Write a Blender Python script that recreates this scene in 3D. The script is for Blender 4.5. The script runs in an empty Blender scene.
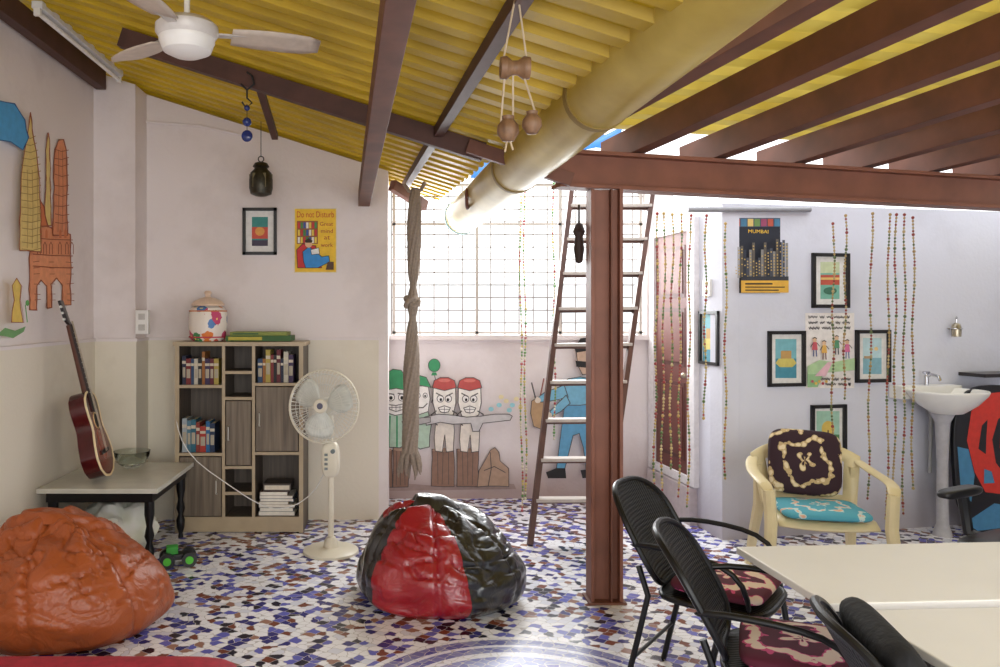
import bpy, math, random
from mathutils import Vector, Matrix, Euler, noise
random.seed(7)
F=780.0;CX=400.0;CY=312.0;H=1.55
def P(px,py,Y): return Vector(((px-CX)/F*Y, Y, H-(py-CY)/F*Y))
scene=bpy.context.scene
col=scene.collection
pi=math.pi
def lin(c):
    c=c/255.0
    return c/12.92 if c<=0.04045 else ((c+0.055)/1.055)**2.4
def rgb(r,g,b): return (lin(r),lin(g),lin(b),1)
# ---------------------------------------------------------------- materials
def newmat(name):
    m=bpy.data.materials.new(name); m.use_nodes=True
    nt=m.node_tree; b=nt.nodes['Principled BSDF']
    return m,nt,b
def mat(name,c,rough=.6,metal=0,var=.08,scale=8,bump=0,c2=None,coat=0):
    m,nt,b=newmat(name)
    tc=nt.nodes.new('ShaderNodeTexCoord'); n=nt.nodes.new('ShaderNodeTexNoise')
    n.inputs['Scale'].default_value=scale; n.inputs['Detail'].default_value=5
    nt.links.new(tc.outputs['Object'],n.inputs['Vector'])
    r=nt.nodes.new('ShaderNodeValToRGB')
    a=[max(0,x*(1-var)) for x in c[:3]]+[1]; d=[min(1,x*(1+var)) for x in c[:3]]+[1]
    if c2: d=list(c2)
    r.color_ramp.elements[0].position=.35; r.color_ramp.elements[1].position=.65
    r.color_ramp.elements[0].color=a; r.color_ramp.elements[1].color=d
    nt.links.new(n.outputs['Fac'],r.inputs['Fac']); nt.links.new(r.outputs['Color'],b.inputs['Base Color'])
    b.inputs['Roughness'].default_value=rough; b.inputs['Metallic'].default_value=metal
    b.inputs['Coat Weight'].default_value=coat
    if bump:
        bp=nt.nodes.new('ShaderNodeBump'); bp.inputs['Strength'].default_value=bump; bp.inputs['Distance'].default_value=.01
        nt.links.new(n.outputs['Fac'],bp.inputs['Height']); nt.links.new(bp.outputs['Normal'],b.inputs['Normal'])
    return m
_cc={}
def C(r,g,b,rough=.6,metal=0):
    k=(r,g,b,rough,metal)
    if k not in _cc: _cc[k]=mat('paint_%d_%d_%d'%(r,g,b),rgb(r,g,b),rough,metal,var=.07,scale=25)
    return _cc[k]
class NT:
    def __init__(s,nt): s.nt=nt
    def n(s,t,**k):
        x=s.nt.nodes.new(t)
        for a,v in k.items(): setattr(x,a,v)
        return x
    def l(s,a,b): s.nt.links.new(a,b)
    def math(s,op,a,b=None,c=None):
        x=s.n('ShaderNodeMath',operation=op)
        for i,v in enumerate((a,b,c)):
            if v is None: continue
            if isinstance(v,(int,float)): x.inputs[i].default_value=v
            else: s.l(v,x.inputs[i])
        return x.outputs[0]
    def mix(s,f,a,b):
        x=s.n('ShaderNodeMix',data_type='RGBA')
        for i,v in ((0,f),(6,a),(7,b)):
            if isinstance(v,(int,float,tuple,list)): x.inputs[i].default_value=v
            else: s.l(v,x.inputs[i])
        return x.outputs[2]
def wallmat(name,c,stain,low=None):
    m,nt,b=newmat(name); N=NT(nt)
    tc=N.n('ShaderNodeTexCoord')
    n1=N.n('ShaderNodeTexNoise'); n1.inputs['Scale'].default_value=1.3; n1.inputs['Detail'].default_value=7; n1.inputs['Roughness'].default_value=.6
    N.l(tc.outputs['Object'],n1.inputs['Vector'])
    n2=N.n('ShaderNodeTexNoise'); n2.inputs['Scale'].default_value=40; n2.inputs['Detail'].default_value=3
    N.l(tc.outputs['Object'],n2.inputs['Vector'])
    r=N.n('ShaderNodeValToRGB'); r.color_ramp.elements[0].position=.5; r.color_ramp.elements[1].position=.78
    N.l(n1.outputs['Fac'],r.inputs['Fac'])
    base=N.mix(r.outputs['Color'],c,stain)
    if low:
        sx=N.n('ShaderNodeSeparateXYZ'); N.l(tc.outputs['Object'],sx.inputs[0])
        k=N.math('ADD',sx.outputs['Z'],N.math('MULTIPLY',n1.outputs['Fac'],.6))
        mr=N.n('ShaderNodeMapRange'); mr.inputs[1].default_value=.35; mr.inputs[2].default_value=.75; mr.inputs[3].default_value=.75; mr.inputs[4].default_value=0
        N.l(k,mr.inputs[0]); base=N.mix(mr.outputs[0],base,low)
    N.l(base,b.inputs['Base Color']); b.inputs['Roughness'].default_value=.75
    bp=N.n('ShaderNodeBump'); bp.inputs['Strength'].default_value=.15; bp.inputs['Distance'].default_value=.01
    N.l(n2.outputs['Fac'],bp.inputs['Height']); N.l(bp.outputs['Normal'],b.inputs['Normal'])
    return m
W_UP=wallmat('plaster_pinkish_white',rgb(232,223,221),rgb(210,199,195))
W_LOW=wallmat('wainscot_cream',rgb(229,221,204),rgb(206,196,175))
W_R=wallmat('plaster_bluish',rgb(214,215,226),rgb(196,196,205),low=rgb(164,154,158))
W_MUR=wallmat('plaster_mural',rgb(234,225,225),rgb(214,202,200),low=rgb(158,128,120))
BROWN=mat('steel_redoxide',rgb(108,66,50),.6,var=.2,scale=6,bump=.1)
BROWNR=mat('steel_redoxide_dark',rgb(102,60,44),.65,var=.2,scale=6,bump=.1)
BROWN2=mat('steel_redoxide_light',rgb(128,79,60),.55,var=.15,scale=5,bump=.1)
DARKB=mat('steel_dark_brown',rgb(78,48,40),.6,var=.2)
BLACKM=mat('black_metal',rgb(20,20,22),.35,.3)
BLACKP=mat('black_plastic',rgb(24,24,27),.4)
WHITE=mat('white_enamel',rgb(232,230,225),.3,var=.03)
CREAM=mat('cream_plastic',rgb(218,202,158),.35,var=.04)
FANW=mat('fan_cream',rgb(222,215,196),.35,var=.04)
PIPEY=mat('pipe_yellow',rgb(180,152,58),.4,var=.12,scale=3,c2=rgb(202,178,88))
def ceilmat(name,c1,c2,tr):
    m,nt,b=newmat(name); N=NT(nt)
    tc=N.n('ShaderNodeTexCoord'); n=N.n('ShaderNodeTexNoise'); n.inputs['Scale'].default_value=2.5; n.inputs['Detail'].default_value=6
    N.l(tc.outputs['Object'],n.inputs['Vector'])
    r=N.n('ShaderNodeValToRGB'); r.color_ramp.elements[0].position=.35; r.color_ramp.elements[1].position=.7
    r.color_ramp.elements[0].color=c1; r.color_ramp.elements[1].color=c2
    N.l(n.outputs['Fac'],r.inputs['Fac']); N.l(r.outputs['Color'],b.inputs['Base Color']); b.inputs['Roughness'].default_value=.5
    t=N.n('ShaderNodeBsdfTranslucent'); N.l(r.outputs['Color'],t.inputs['Color'])
    mx=N.n('ShaderNodeMixShader'); mx.inputs[0].default_value=tr; N.l(b.outputs[0],mx.inputs[1]); N.l(t.outputs[0],mx.inputs[2])
    out=[q for q in nt.nodes if q.type=='OUTPUT_MATERIAL'][0]; N.l(mx.outputs[0],out.inputs['Surface'])
    return m
YEL=ceilmat('corrugated_yellow',rgb(164,134,6),rgb(198,164,14),.06)
YEL2=ceilmat('corrugated_pale_yellow',rgb(200,174,66),rgb(224,204,104),.22)
def floormat():
    m,nt,b=newmat('broken_tile_mosaic'); N=NT(nt)
    tc=N.n('ShaderNodeTexCoord')
    mp=N.n('ShaderNodeMapping'); mp.inputs['Rotation'].default_value=(0,0,.6); mp.inputs['Scale'].default_value=(1,1.1,1)
    N.l(tc.outputs['Object'],mp.inputs['Vector'])
    SC=21
    def vor(feat):
        v=N.n('ShaderNodeTexVoronoi',voronoi_dimensions='2D',distance='CHEBYCHEV',feature=feat); v.inputs['Scale'].default_value=SC; v.inputs['Randomness'].default_value=.78
        N.l(mp.outputs[0],v.inputs['Vector']);return v
    v=vor('F1');v2=vor('F2')
    sc=N.n('ShaderNodeSeparateColor'); N.l(v.outputs['Color'],sc.inputs[0])
    cr=N.n('ShaderNodeValToRGB'); cr.color_ramp.interpolation='CONSTANT'
    pts=[(0,rgb(244,244,250)),(.26,rgb(222,224,238)),(.38,rgb(52,50,120)),(.52,rgb(100,102,188)),(.66,rgb(120,66,50)),(.74,rgb(26,24,50)),(.82,rgb(156,116,100)),(.87,rgb(244,244,250))]
    els=cr.color_ramp.elements
    els[0].position=0; els[0].color=pts[0][1]; els[1].position=pts[1][0]; els[1].color=pts[1][1]
    for p,c in pts[2:]:
        e=els.new(p); e.color=c
    N.l(sc.outputs[0],cr.inputs['Fac'])
    sx=N.n('ShaderNodeSeparateXYZ'); N.l(tc.outputs['Object'],sx.inputs[0])
    dx=N.math('SUBTRACT',sx.outputs['X'],.5); dy=N.math('SUBTRACT',sx.outputs['Y'],2.94)
    d=N.math('SQRT',N.math('ADD',N.math('MULTIPLY',dx,dx),N.math('MULTIPLY',dy,dy)))
    ring=N.n('ShaderNodeValToRGB'); ring.color_ramp.interpolation='CONSTANT'
    ps=[(0,rgb(90,94,170)),(.3,rgb(225,226,236)),(.45,rgb(96,100,176)),(.57,rgb(232,232,240)),(.61,rgb(84,86,162)),(.665,rgb(225,226,238)),(.69,rgb(70,72,150)),(.75,rgb(238,238,242))]
    e=ring.color_ramp.elements; e[0].position=0; e[0].color=ps[0][1]; e[1].position=ps[1][0]; e[1].color=ps[1][1]
    for p,c in ps[2:]:
        q=e.new(p); q.color=c
    N.l(d,ring.inputs['Fac'])
    ins=N.math('LESS_THAN',d,.78)
    shade=N.math('MULTIPLY',sc.outputs[1],.3)
    ringc=N.mix(shade,ring.outputs['Color'],rgb(225,226,238))
    c=N.mix(ins,cr.outputs['Color'],ringc)
    g=N.math('LESS_THAN',N.math('SUBTRACT',v2.outputs['Distance'],v.outputs['Distance']),.055)
    c=N.mix(g,c,rgb(196,192,194))
    N.l(c,b.inputs['Base Color']); b.inputs['Roughness'].default_value=.24
    bp=N.n('ShaderNodeBump'); bp.inputs['Strength'].default_value=.2; bp.inputs['Distance'].default_value=.003
    N.l(N.math('SUBTRACT',1,g),bp.inputs['Height']); N.l(bp.outputs['Normal'],b.inputs['Normal'])
    return m
def woodmat(name,c1,c2,rough=.5,sc=(40,40,2)):
    m,nt,b=newmat(name); N=NT(nt)
    tc=N.n('ShaderNodeTexCoord'); mp=N.n('ShaderNodeMapping'); mp.inputs['Scale'].default_value=sc
    n=N.n('ShaderNodeTexNoise'); n.inputs['Scale'].default_value=1; n.inputs['Detail'].default_value=6
    N.l(tc.outputs['Object'],mp.inputs[0]); N.l(mp.outputs[0],n.inputs['Vector'])
    r=N.n('ShaderNodeValToRGB'); r.color_ramp.elements[0].position=.3; r.color_ramp.elements[1].position=.7
    r.color_ramp.elements[0].color=c1; r.color_ramp.elements[1].color=c2
    N.l(n.outputs['Fac'],r.inputs['Fac']); N.l(r.outputs['Color'],b.inputs['Base Color']); b.inputs['Roughness'].default_value=rough
    return m
GREYW=woodmat('grey_oak_laminate',rgb(94,82,70),rgb(134,120,102))
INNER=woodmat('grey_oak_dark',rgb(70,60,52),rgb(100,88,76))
BEIGE=mat('beige_laminate_edge',rgb(176,158,130),.45,var=.06)
def floral(name,c1,c2,c3,k=6,rs=70,thr=.15,axes=('X','Z'),wob=0.0):
    m,nt,b=newmat(name); N=NT(nt)
    tc=N.n('ShaderNodeTexCoord'); src=tc.outputs['Object']
    if wob:
        nz=N.n('ShaderNodeTexNoise'); nz.inputs['Scale'].default_value=9; nz.inputs['Detail'].default_value=1; N.l(src,nz.inputs['Vector'])
        sb=N.n('ShaderNodeVectorMath',operation='SUBTRACT'); N.l(nz.outputs['Color'],sb.inputs[0]); sb.inputs[1].default_value=(.5,.5,.5)
        vm=N.n('ShaderNodeVectorMath',operation='MULTIPLY_ADD'); N.l(sb.outputs[0],vm.inputs[0]); vm.inputs[1].default_value=(wob,wob,wob); N.l(src,vm.inputs[2]); src=vm.outputs[0]
    sx=N.n('ShaderNodeSeparateXYZ'); N.l(src,sx.inputs[0])
    X=sx.outputs[axes[0]]; Z=sx.outputs[axes[1]]
    r=N.math('SQRT',N.math('ADD',N.math('MULTIPLY',X,X),N.math('MULTIPLY',Z,Z)))
    th=N.math('ARCTAN2',Z,X)
    a=N.math('SINE',N.math('MULTIPLY',th,k)); q=N.math('SINE',N.math('MULTIPLY_ADD',a,1.2,N.math('MULTIPLY',r,rs)))
    v=N.n('ShaderNodeTexVoronoi'); v.inputs['Scale'].default_value=30; N.l(tc.outputs['Object'],v.inputs['Vector'])
    s=N.math('SUBTRACT',q,N.math('MULTIPLY',v.outputs['Distance'],1.6))
    f=N.math('GREATER_THAN',s,thr)
    c=N.mix(f,c1,c2)
    f2=N.math('GREATER_THAN',s,thr+.4); c=N.mix(f2,c,c3)
    N.l(c,b.inputs['Base Color']); b.inputs['Roughness'].default_value=.85
    return m
def spots(name,base,cols,scale=30,thr=.4,rough=.4):
    m,nt,b=newmat(name); N=NT(nt)
    tc=N.n('ShaderNodeTexCoord'); v=N.n('ShaderNodeTexVoronoi'); v.inputs['Scale'].default_value=scale
    nz=N.n('ShaderNodeTexNoise'); nz.inputs['Scale'].default_value=22
    N.l(tc.outputs['Object'],nz.inputs['Vector'])
    N.l(tc.outputs['Object'],v.inputs['Vector'])
    sc=N.n('ShaderNodeSeparateColor'); N.l(v.outputs['Color'],sc.inputs[0])
    cr=N.n('ShaderNodeValToRGB'); cr.color_ramp.interpolation='CONSTANT'; e=cr.color_ramp.elements
    e[0].color=cols[0]; e[1].position=1/len(cols); e[1].color=cols[1]
    for i in range(2,len(cols)):
        q=e.new(i/len(cols)); q.color=cols[i]
    N.l(sc.outputs[0],cr.inputs['Fac'])
    dist=N.math('ADD',v.outputs['Distance'],N.math('MULTIPLY',N.math('SUBTRACT',nz.outputs['Fac'],.5),.7))
    f=N.math('LESS_THAN',dist,thr); f2=N.math('LESS_THAN',dist,thr*.35)
    c=N.mix(f,base,cr.outputs['Color']); N.l(N.mix(f2,c,rgb(240,220,120)),b.inputs['Base Color'])
    b.inputs['Roughness'].default_value=rough
    return m
def leather(name,c,c2,rough=.34,coat=0):
    m,nt,b=newmat(name); N=NT(nt)
    tc=N.n('ShaderNodeTexCoord'); n=N.n('ShaderNodeTexNoise'); n.inputs['Scale'].default_value=5; n.inputs['Detail'].default_value=8
    N.l(tc.outputs['Object'],n.inputs['Vector']); N.l(N.mix(n.outputs['Fac'],c,c2),b.inputs['Base Color'])
    b.inputs['Roughness'].default_value=rough; b.inputs['Coat Weight'].default_value=coat; b.inputs['Coat Roughness'].default_value=.2
    n2=N.n('ShaderNodeTexNoise'); n2.inputs['Scale'].default_value=8; n2.inputs['Detail'].default_value=5; n2.inputs['Distortion'].default_value=2.2
    N.l(tc.outputs['Object'],n2.inputs['Vector'])
    bp=N.n('ShaderNodeBump'); bp.inputs['Strength'].default_value=.5; bp.inputs['Distance'].default_value=.025
    N.l(n2.outputs['Fac'],bp.inputs['Height']); N.l(bp.outputs['Normal'],b.inputs['Normal'])
    return m
def glassm(name,c=(1,1,1,1),rough=.05):
    m,nt,b=newmat(name); N=NT(nt)
    b.inputs['Base Color'].default_value=c; b.inputs['Transmission Weight'].default_value=1; b.inputs['Roughness'].default_value=rough
    b.inputs['IOR'].default_value=1.3
    return m
# ---------------------------------------------------------------- mesh builder
class M:
    def __init__(s): s.v=[];s.f=[];s.m=[];s.mats=[]
    def mi(s,m):
        if m not in s.mats: s.mats.append(m)
        return s.mats.index(m)
    def add(s,vs,fs,m):
        o=len(s.v); s.v+= [Vector(v) for v in vs]; k=s.mi(m)
        for f in fs: s.f.append([i+o for i in f]); s.m.append(k)
    def box(s,lo,hi,m,R=None,piv=None):
        x0,y0,z0=lo;x1,y1,z1=hi
        vs=[Vector(p) for p in ((x0,y0,z0),(x1,y0,z0),(x1,y1,z0),(x0,y1,z0),(x0,y0,z1),(x1,y0,z1),(x1,y1,z1),(x0,y1,z1))]
        if R is not None:
            pv=Vector(piv) if piv is not None else Vector((0,0,0)); vs=[R@(v-pv)+pv for v in vs]
        s.add(vs,[(0,3,2,1),(4,5,6,7),(0,1,5,4),(1,2,6,5),(2,3,7,6),(3,0,4,7)],m)
    def prism(s,pts,d,m):
        n=len(pts); d=Vector(d); vs=[Vector(p) for p in pts]+[Vector(p)+d for p in pts]
        s.add(vs,[list(range(n))[::-1],list(range(n,2*n))]+[(i,(i+1)%n,(i+1)%n+n,i+n) for i in range(n)],m)
    def beam(s,p0,p1,w,h,m,up=(0,0,1),I=False,tf=.012):
        p0=Vector(p0);p1=Vector(p1);d=(p1-p0).normalized();u=Vector(up);side=d.cross(u).normalized();u=side.cross(d).normalized()
        if I: prof=[(-w/2,-h/2),(w/2,-h/2),(w/2,-h/2+tf),(tf/2,-h/2+tf),(tf/2,h/2-tf),(w/2,h/2-tf),(w/2,h/2),(-w/2,h/2),(-w/2,h/2-tf),(-tf/2,h/2-tf),(-tf/2,-h/2+tf),(-w/2,-h/2+tf)]
        else: prof=[(-w/2,-h/2),(w/2,-h/2),(w/2,h/2),(-w/2,h/2)]
        s.prism([p0+side*a+u*b for a,b in prof],p1-p0,m)
    def grid(s,rows,m,cu=False,cv=False):
        nr=len(rows);nc=len(rows[0]);vs=[p for r in rows for p in r];fs=[]
        for i in range(nr if cv else nr-1):
            for j in range(nc if cu else nc-1):
                a=i*nc+j;b=i*nc+(j+1)%nc;c=((i+1)%nr)*nc+(j+1)%nc;d=((i+1)%nr)*nc+j
                fs.append((a,b,c,d))
        s.add(vs,fs,m)
    def lathe(s,prof,c,m,n=24,sx=1,sy=1,R=None):
        c=Vector(c);rows=[]
        for r,z in prof:
            r=max(r,1e-4); row=[]
            for j in range(n):
                v=Vector((r*math.cos(2*pi*j/n)*sx,r*math.sin(2*pi*j/n)*sy,z))
                if R is not None: v=R@v
                row.append(c+v)
            rows.append(row)
        s.grid(rows,m,cu=True)
    def tube(s,path,r,m,n=8,closed=False,flat=1.0):
        path=[Vector(p) for p in path];N=len(path);rows=[];side=None
        for i,p in enumerate(path):
            a=path[i-1] if (i>0 or closed) else p; b=path[(i+1)%N] if (i<N-1 or closed) else p
            t=(b-a).normalized()
            if side is None:
                side=t.cross(Vector((0,0,1)))
                if side.length<.1: side=t.cross(Vector((0,1,0)))
            side=(side-t*side.dot(t)).normalized(); up=side.cross(t)
            rr=r[i] if isinstance(r,(list,tuple)) else r
            rows.append([p+side*(rr*math.cos(2*pi*j/n))+up*(rr*flat*math.sin(2*pi*j/n)) for j in range(n)])
        s.grid(rows,m,cu=True,cv=closed)
        if not closed:
            o=len(s.v)-len(rows)*n;k=s.mi(m)
            s.f.append([o+j for j in range(n)]);s.m.append(k)
            e=o+(len(rows)-1)*n
            s.f.append([e+j for j in range(n)][::-1]);s.m.append(k)
    def cyl(s,p0,p1,r,m,n=12,r1=None): s.tube([p0,p1],[r,r if r1 is None else r1],m,n)
    def sph(s,c,r,m,n=12,k=8,sc=(1,1,1),R=None):
        c=Vector(c);rows=[]
        for i in range(k+1):
            a=pi*i/k;row=[]
            for j in range(n):
                b=2*pi*j/n;v=Vector((r*sc[0]*max(math.sin(a),1e-3)*math.cos(b),r*sc[1]*max(math.sin(a),1e-3)*math.sin(b),r*sc[2]*math.cos(a)))
                if R is not None: v=R@v
                row.append(c+v)
            rows.append(row)
        s.grid(rows,m,cu=True)
    def sell(s,c,abc,m,e1=.4,e2=.3,n=40,k=16,R=None):
        sp=lambda w,e: math.copysign(abs(w)**e,w)
        c=Vector(c);rows=[]
        for i in range(k+1):
            ph=-pi/2+pi*i/k;row=[]
            for j in range(n):
                th=2*pi*j/n
                v=Vector((abc[0]*sp(max(math.cos(ph),1e-4),e1)*sp(math.cos(th),e2),abc[1]*sp(max(math.cos(ph),1e-4),e1)*sp(math.sin(th),e2),abc[2]*sp(math.sin(ph),.8)))
                if R is not None: v=R@v
                row.append(c+v)
            rows.append(row)
        s.grid(rows,m,cu=True)
    def obj(s,name,loc=(0,0,0),parent=None,local=False,smooth=True,bevel=0,solid=0,sub=0,rot=None,ang=40,**props):
        loc=Vector(loc)
        off=Vector((0,0,0)) if local else loc
        me=bpy.data.meshes.new(name); me.from_pydata([tuple(v-off) for v in s.v],[],s.f)
        for m in s.mats: me.materials.append(m)
        me.polygons.foreach_set('material_index',s.m)
        me.validate();me.update()
        import bmesh
        bm=bmesh.new();bm.from_mesh(me);bmesh.ops.recalc_face_normals(bm,faces=bm.faces);bm.to_mesh(me);bm.free()
        if smooth:
            me.shade_smooth(); me.set_sharp_from_angle(angle=math.radians(ang))
        o=bpy.data.objects.new(name,me);col.objects.link(o)
        if parent is not None: o.parent=parent
        else: o.location=loc
        if parent is not None and local: o.location=loc
        if rot is not None: o.rotation_euler=rot
        if solid:
            q=o.modifiers.new('solid','SOLIDIFY');q.thickness=solid;q.offset=0
        if bevel:
            q=o.modifiers.new('bevel','BEVEL');q.width=bevel;q.segments=2;q.limit_method='ANGLE'
        if sub:
            q=o.modifiers.new('sub','SUBSURF');q.levels=sub;q.render_levels=sub
        for k,v in props.items(): o[k]=v
        return o
class Thing:
    def __init__(s,name,label,category,loc=(0,0,0),rz=0,rot=None,group=None,kind=None):
        e=bpy.data.objects.new(name,None);col.objects.link(e);e.empty_display_size=.1
        e.location=loc;e.rotation_euler=rot if rot else (0,0,rz)
        e['label']=label;e['category']=category
        if group:e['group']=group
        if kind:e['kind']=kind
        s.e=e;s.loc=Vector(loc)
        s.mw=Matrix.Translation(s.loc)@Euler(rot if rot else (0,0,rz)).to_matrix().to_4x4();s.inv=s.mw.inverted()
    def part(s,m,name,parent=None,world=False,**k):
        if world: m.v=[s.inv@v for v in m.v]
        return m.obj(name,parent=parent or s.e,local=True,**k)
def solo(m,name,label,category,loc,**k):
    return m.obj(name,loc=loc,label=label,category=category,**k)
# ---------------------------------------------------------------- walls mapping
class Wall:
    def __init__(s,o,a): s.o=Vector(o);s.a=a;s.u=Vector((math.cos(a),math.sin(a),0));s.n=Vector((math.sin(a),-math.cos(a),0))
    def map(s,px,py):
        d=Vector(((px-CX)/F,1,-(py-CY)/F));c=Vector((0,0,H));t=(s.o-c).dot(s.n)/d.dot(s.n);return c+d*t
WL=Wall((-2.2,0,0),pi/2); WB=Wall((0,5.85,0),0); WM=Wall((0,6.48,0),0)
WR=Wall((2.19,5.3,0),math.atan(.2)); 
_d=Vector((2.19-2.08,5.3-6.5)); WD=Wall((2.08,6.5,0),math.atan2(_d.y,_d.x))
class Flat:
    def __init__(s,name,label,cat,wall,px,py,off=0,**k):
        s.w=wall;p=wall.map(px,py)+wall.n*off;s.t=Thing(name,label,cat,p,wall.a,**k);s.m=M();s.lay=0
    def uv(s,px,py):
        p=s.t.inv@s.w.map(px,py);return p.x,p.z
    def poly(s,pts,m,step=True):
        if step:s.lay+=1
        y=-.0006*s.lay
        vs=[(s.uv(*p)[0],y,s.uv(*p)[1]) for p in pts]
        s.m.add(vs,[list(range(len(vs)))],m)
    def rect(s,a,b,c,d,m): s.poly([(a,b),(c,b),(c,d),(a,d)],m)
    def ell(s,cx,cy,rx,ry,m,n=18): s.poly([(cx+rx*math.cos(2*pi*i/n),cy+ry*math.sin(2*pi*i/n)) for i in range(n)],m)
    def line(s,pts,w,m,closed=False):
        s.lay+=1
        P2=list(pts)+([pts[0]] if closed else [])
        for (a,b),(c,d) in zip(P2[:-1],P2[1:]):
            L=math.hypot(c-a,d-b) or 1;nx=-(d-b)/L*w/2;ny=(c-a)/L*w/2;ex=(c-a)/L*w*.3;ey=(d-b)/L*w*.3
            s.poly([(a+nx-ex,b+ny-ey),(c+nx+ex,d+ny+ey),(c-nx+ex,d-ny+ey),(a-nx-ex,b-ny-ey)],m,False)
    def blob(s,pts,m,o=None,w=1.0):
        s.poly(pts,m)
        if o:s.line(pts,w,o,True)
    def text(s,body,x0,y0,x1,y1,m):
        s.lay+=1
        cu=bpy.data.curves.new('t','FONT');cu.body=body;cu.size=1;cu.resolution_u=3
        ob=bpy.data.objects.new('t',cu);col.objects.link(ob)
        dg=bpy.context.evaluated_depsgraph_get();me=bpy.data.meshes.new_from_object(ob.evaluated_get(dg))
        vs=[v.co.copy() for v in me.vertices];fs=[list(p.vertices) for p in me.polygons]
        bpy.data.objects.remove(ob)
        ax=min(v.x for v in vs);bx=max(v.x for v in vs);ay=min(v.y for v in vs);by=max(v.y for v in vs)
        u0,z1=s.uv(x0,y0);u1,z0=s.uv(x1,y1)
        s.m.add([(u0+(v.x-ax)/(bx-ax)*(u1-u0),-.0006*s.lay,z0+(v.y-ay)/(by-ay)*(z1-z0)) for v in vs],fs,m)
    def done(s,name='artwork'): return s.t.part(s.m,name,smooth=False)
K=C(25,22,24)
# ================================================================= STRUCTURE
m=M();m.box((-2.4,-2.5,-.1),(5.2,6.7,0),floormat());m.obj('floor',kind='structure',smooth=False)
m=M();m.box((-2.35,-2.5,0),(-2.2,6.6,3.28),W_UP);m.obj('wall_left',kind='structure',smooth=False)
m=M();m.box((5.05,.2,0),(5.2,5.9,2.29),W_R);m.obj('wall_east',kind='structure',smooth=False)
roofz=lambda x:2.61-.317*x
m=M()
m.prism([(-2.2,5.85,0),(-.09,5.85,0),(-.09,5.85,roofz(-.09)-.03),(-2.2,5.85,roofz(-2.2)-.03)],(0,.72,0),W_UP)
m.obj('wall_back',kind='structure',smooth=False)
m=M();m.prism([(-2.2,5.6,0),(-1.9,5.6,0),(-1.9,5.6,roofz(-1.9)-.03),(-2.2,5.6,roofz(-2.2)-.03)],(0,.25,0),W_UP);m.obj('wall_pillar',kind='structure',smooth=False)
m=M();m.box((-.09,6.48,0),(2.25,6.62,1.32),W_MUR);m.box((-.09,6.42,1.32),(2.08,6.64,1.36),W_UP);m.box((2.03,6.42,1.36),(2.25,6.62,2.62),W_UP);m.obj('wall_window',kind='structure',smooth=False)
m=M();R=Matrix.Rotation(WD.a,3,'Z')
m.box((0,0,0),(1.205,.12,2.29),W_R,R,(0,0,0));m.v=[v+Vector((2.08,6.5,0)) for v in m.v]
m.obj('wall_door',kind='structure',smooth=False)
m=M();R=Matrix.Rotation(WR.a,3,'Z');m.box((0,0,0),(3.0,.14,2.29),W_R,R);m.v=[v+Vector((2.19,5.3,0)) for v in m.v]
m.obj('wall_right',kind='structure',smooth=False)
m=M();m.box((-2.2,-2.5,0),(-2.175,5.58,1.34),W_LOW);m.box((-2.2,-2.5,1.34),(-2.165,5.58,1.36),W_UP);m.obj('trim_1',kind='structure',smooth=False)
m=M();m.box((-2.2,5.56,0),(-1.88,5.6,1.34),W_LOW);m.box((-1.9,5.6,0),(-1.88,5.83,1.34),W_LOW);m.box((-2.2,5.55,1.34),(-1.87,5.83,1.36),W_UP);m.obj('trim_2',kind='structure',smooth=False)
m=M();m.box((-1.88,5.825,0),(-.16,5.85,1.34),W_LOW);m.box((-1.87,5.81,1.34),(-.16,5.85,1.36),W_UP);m.obj('trim_3',kind='structure',smooth=False)
OUT=mat('outside_haze',rgb(206,210,210),.9,var=.08,scale=1.2,c2=rgb(236,238,238))
m=M();m.box((-3,9.5,-.5),(5,9.6,1.9),OUT);m.obj('haze_backdrop',kind='structure',smooth=False)  # added backdrop beyond the window, bright outdoor haze put into its colour
def corr(rowsfun,y0,y1,pitch=.17,h=.035):
    ys=[];y=y0
    while y<y1:
        ys+= [(y,0),(y+pitch*.42,0),(y+pitch*.5,h),(y+pitch*.92,h)];y+=pitch
    return [rowsfun(a,b) for a,b in ys]
pipeX=lambda Y:.5+(6.0-Y)*.095
m=M();m.grid(corr(lambda Y,h:[(x,Y,roofz(x)+h) for x in (-2.45,pipeX(Y)-.10)],-1.5,6.75),YEL)
m.obj('ceiling',kind='structure',smooth=False)
O=Vector((.83,4.15,0));U=Vector((.969,.247,0)).normalized();V=Vector((.247,-.969,0)).normalized()
m=M();m.grid(corr(lambda v,h:[O+U*s+V*v+Vector((0,0,2.575+.045*v+h)) for s in (-.25,4.6)],-.1,5.2,.2),YEL2)
m.obj('ceiling_annex',kind='structure',smooth=False)
def beamthing(p0,p1,w,h,mt,label,I=False,name='steel_beam',up=(0,0,1),tf=.012,group='rust-red roof beams'):
    mm=M();mm.beam(p0,p1,w,h,mt,up=up,I=I,tf=tf)
    return solo(mm,name,label,'beam',(Vector(p0)+Vector(p1))/2,smooth=False,bevel=.002,group=group)
beamthing(O+Vector((0,0,2.31)),O+U*3.35+Vector((0,0,2.29)),.12,.2,BROWN2,'wide rust-red steel beam carried by the central post',I=True,tf=.02)
for i,s in enumerate((.02,.47,.99,1.53,2.02,2.53,3.05,3.6)):
    p=O+U*s
    beamthing(p-V*.3+Vector((0,0,2.482-.0135)),p+V*4.8+Vector((0,0,2.482+.216)),.085,.14,BROWNR,'rust-red steel rafter resting across the wide beam under yellow sheeting')
def rz_(x,d):return roofz(x)-d
beamthing((-1.5,4.2,rz_(-1.5,.06)),(.45,4.2,rz_(.45,.06)),.06,.1,DARKB,'dark brown sloping rafter under the corrugated roof')
beamthing((.36,4.14,2.43),(.9,4.08,2.24),.05,.07,BROWN,'short rust-red strut joining rafter and wide beam')
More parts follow.
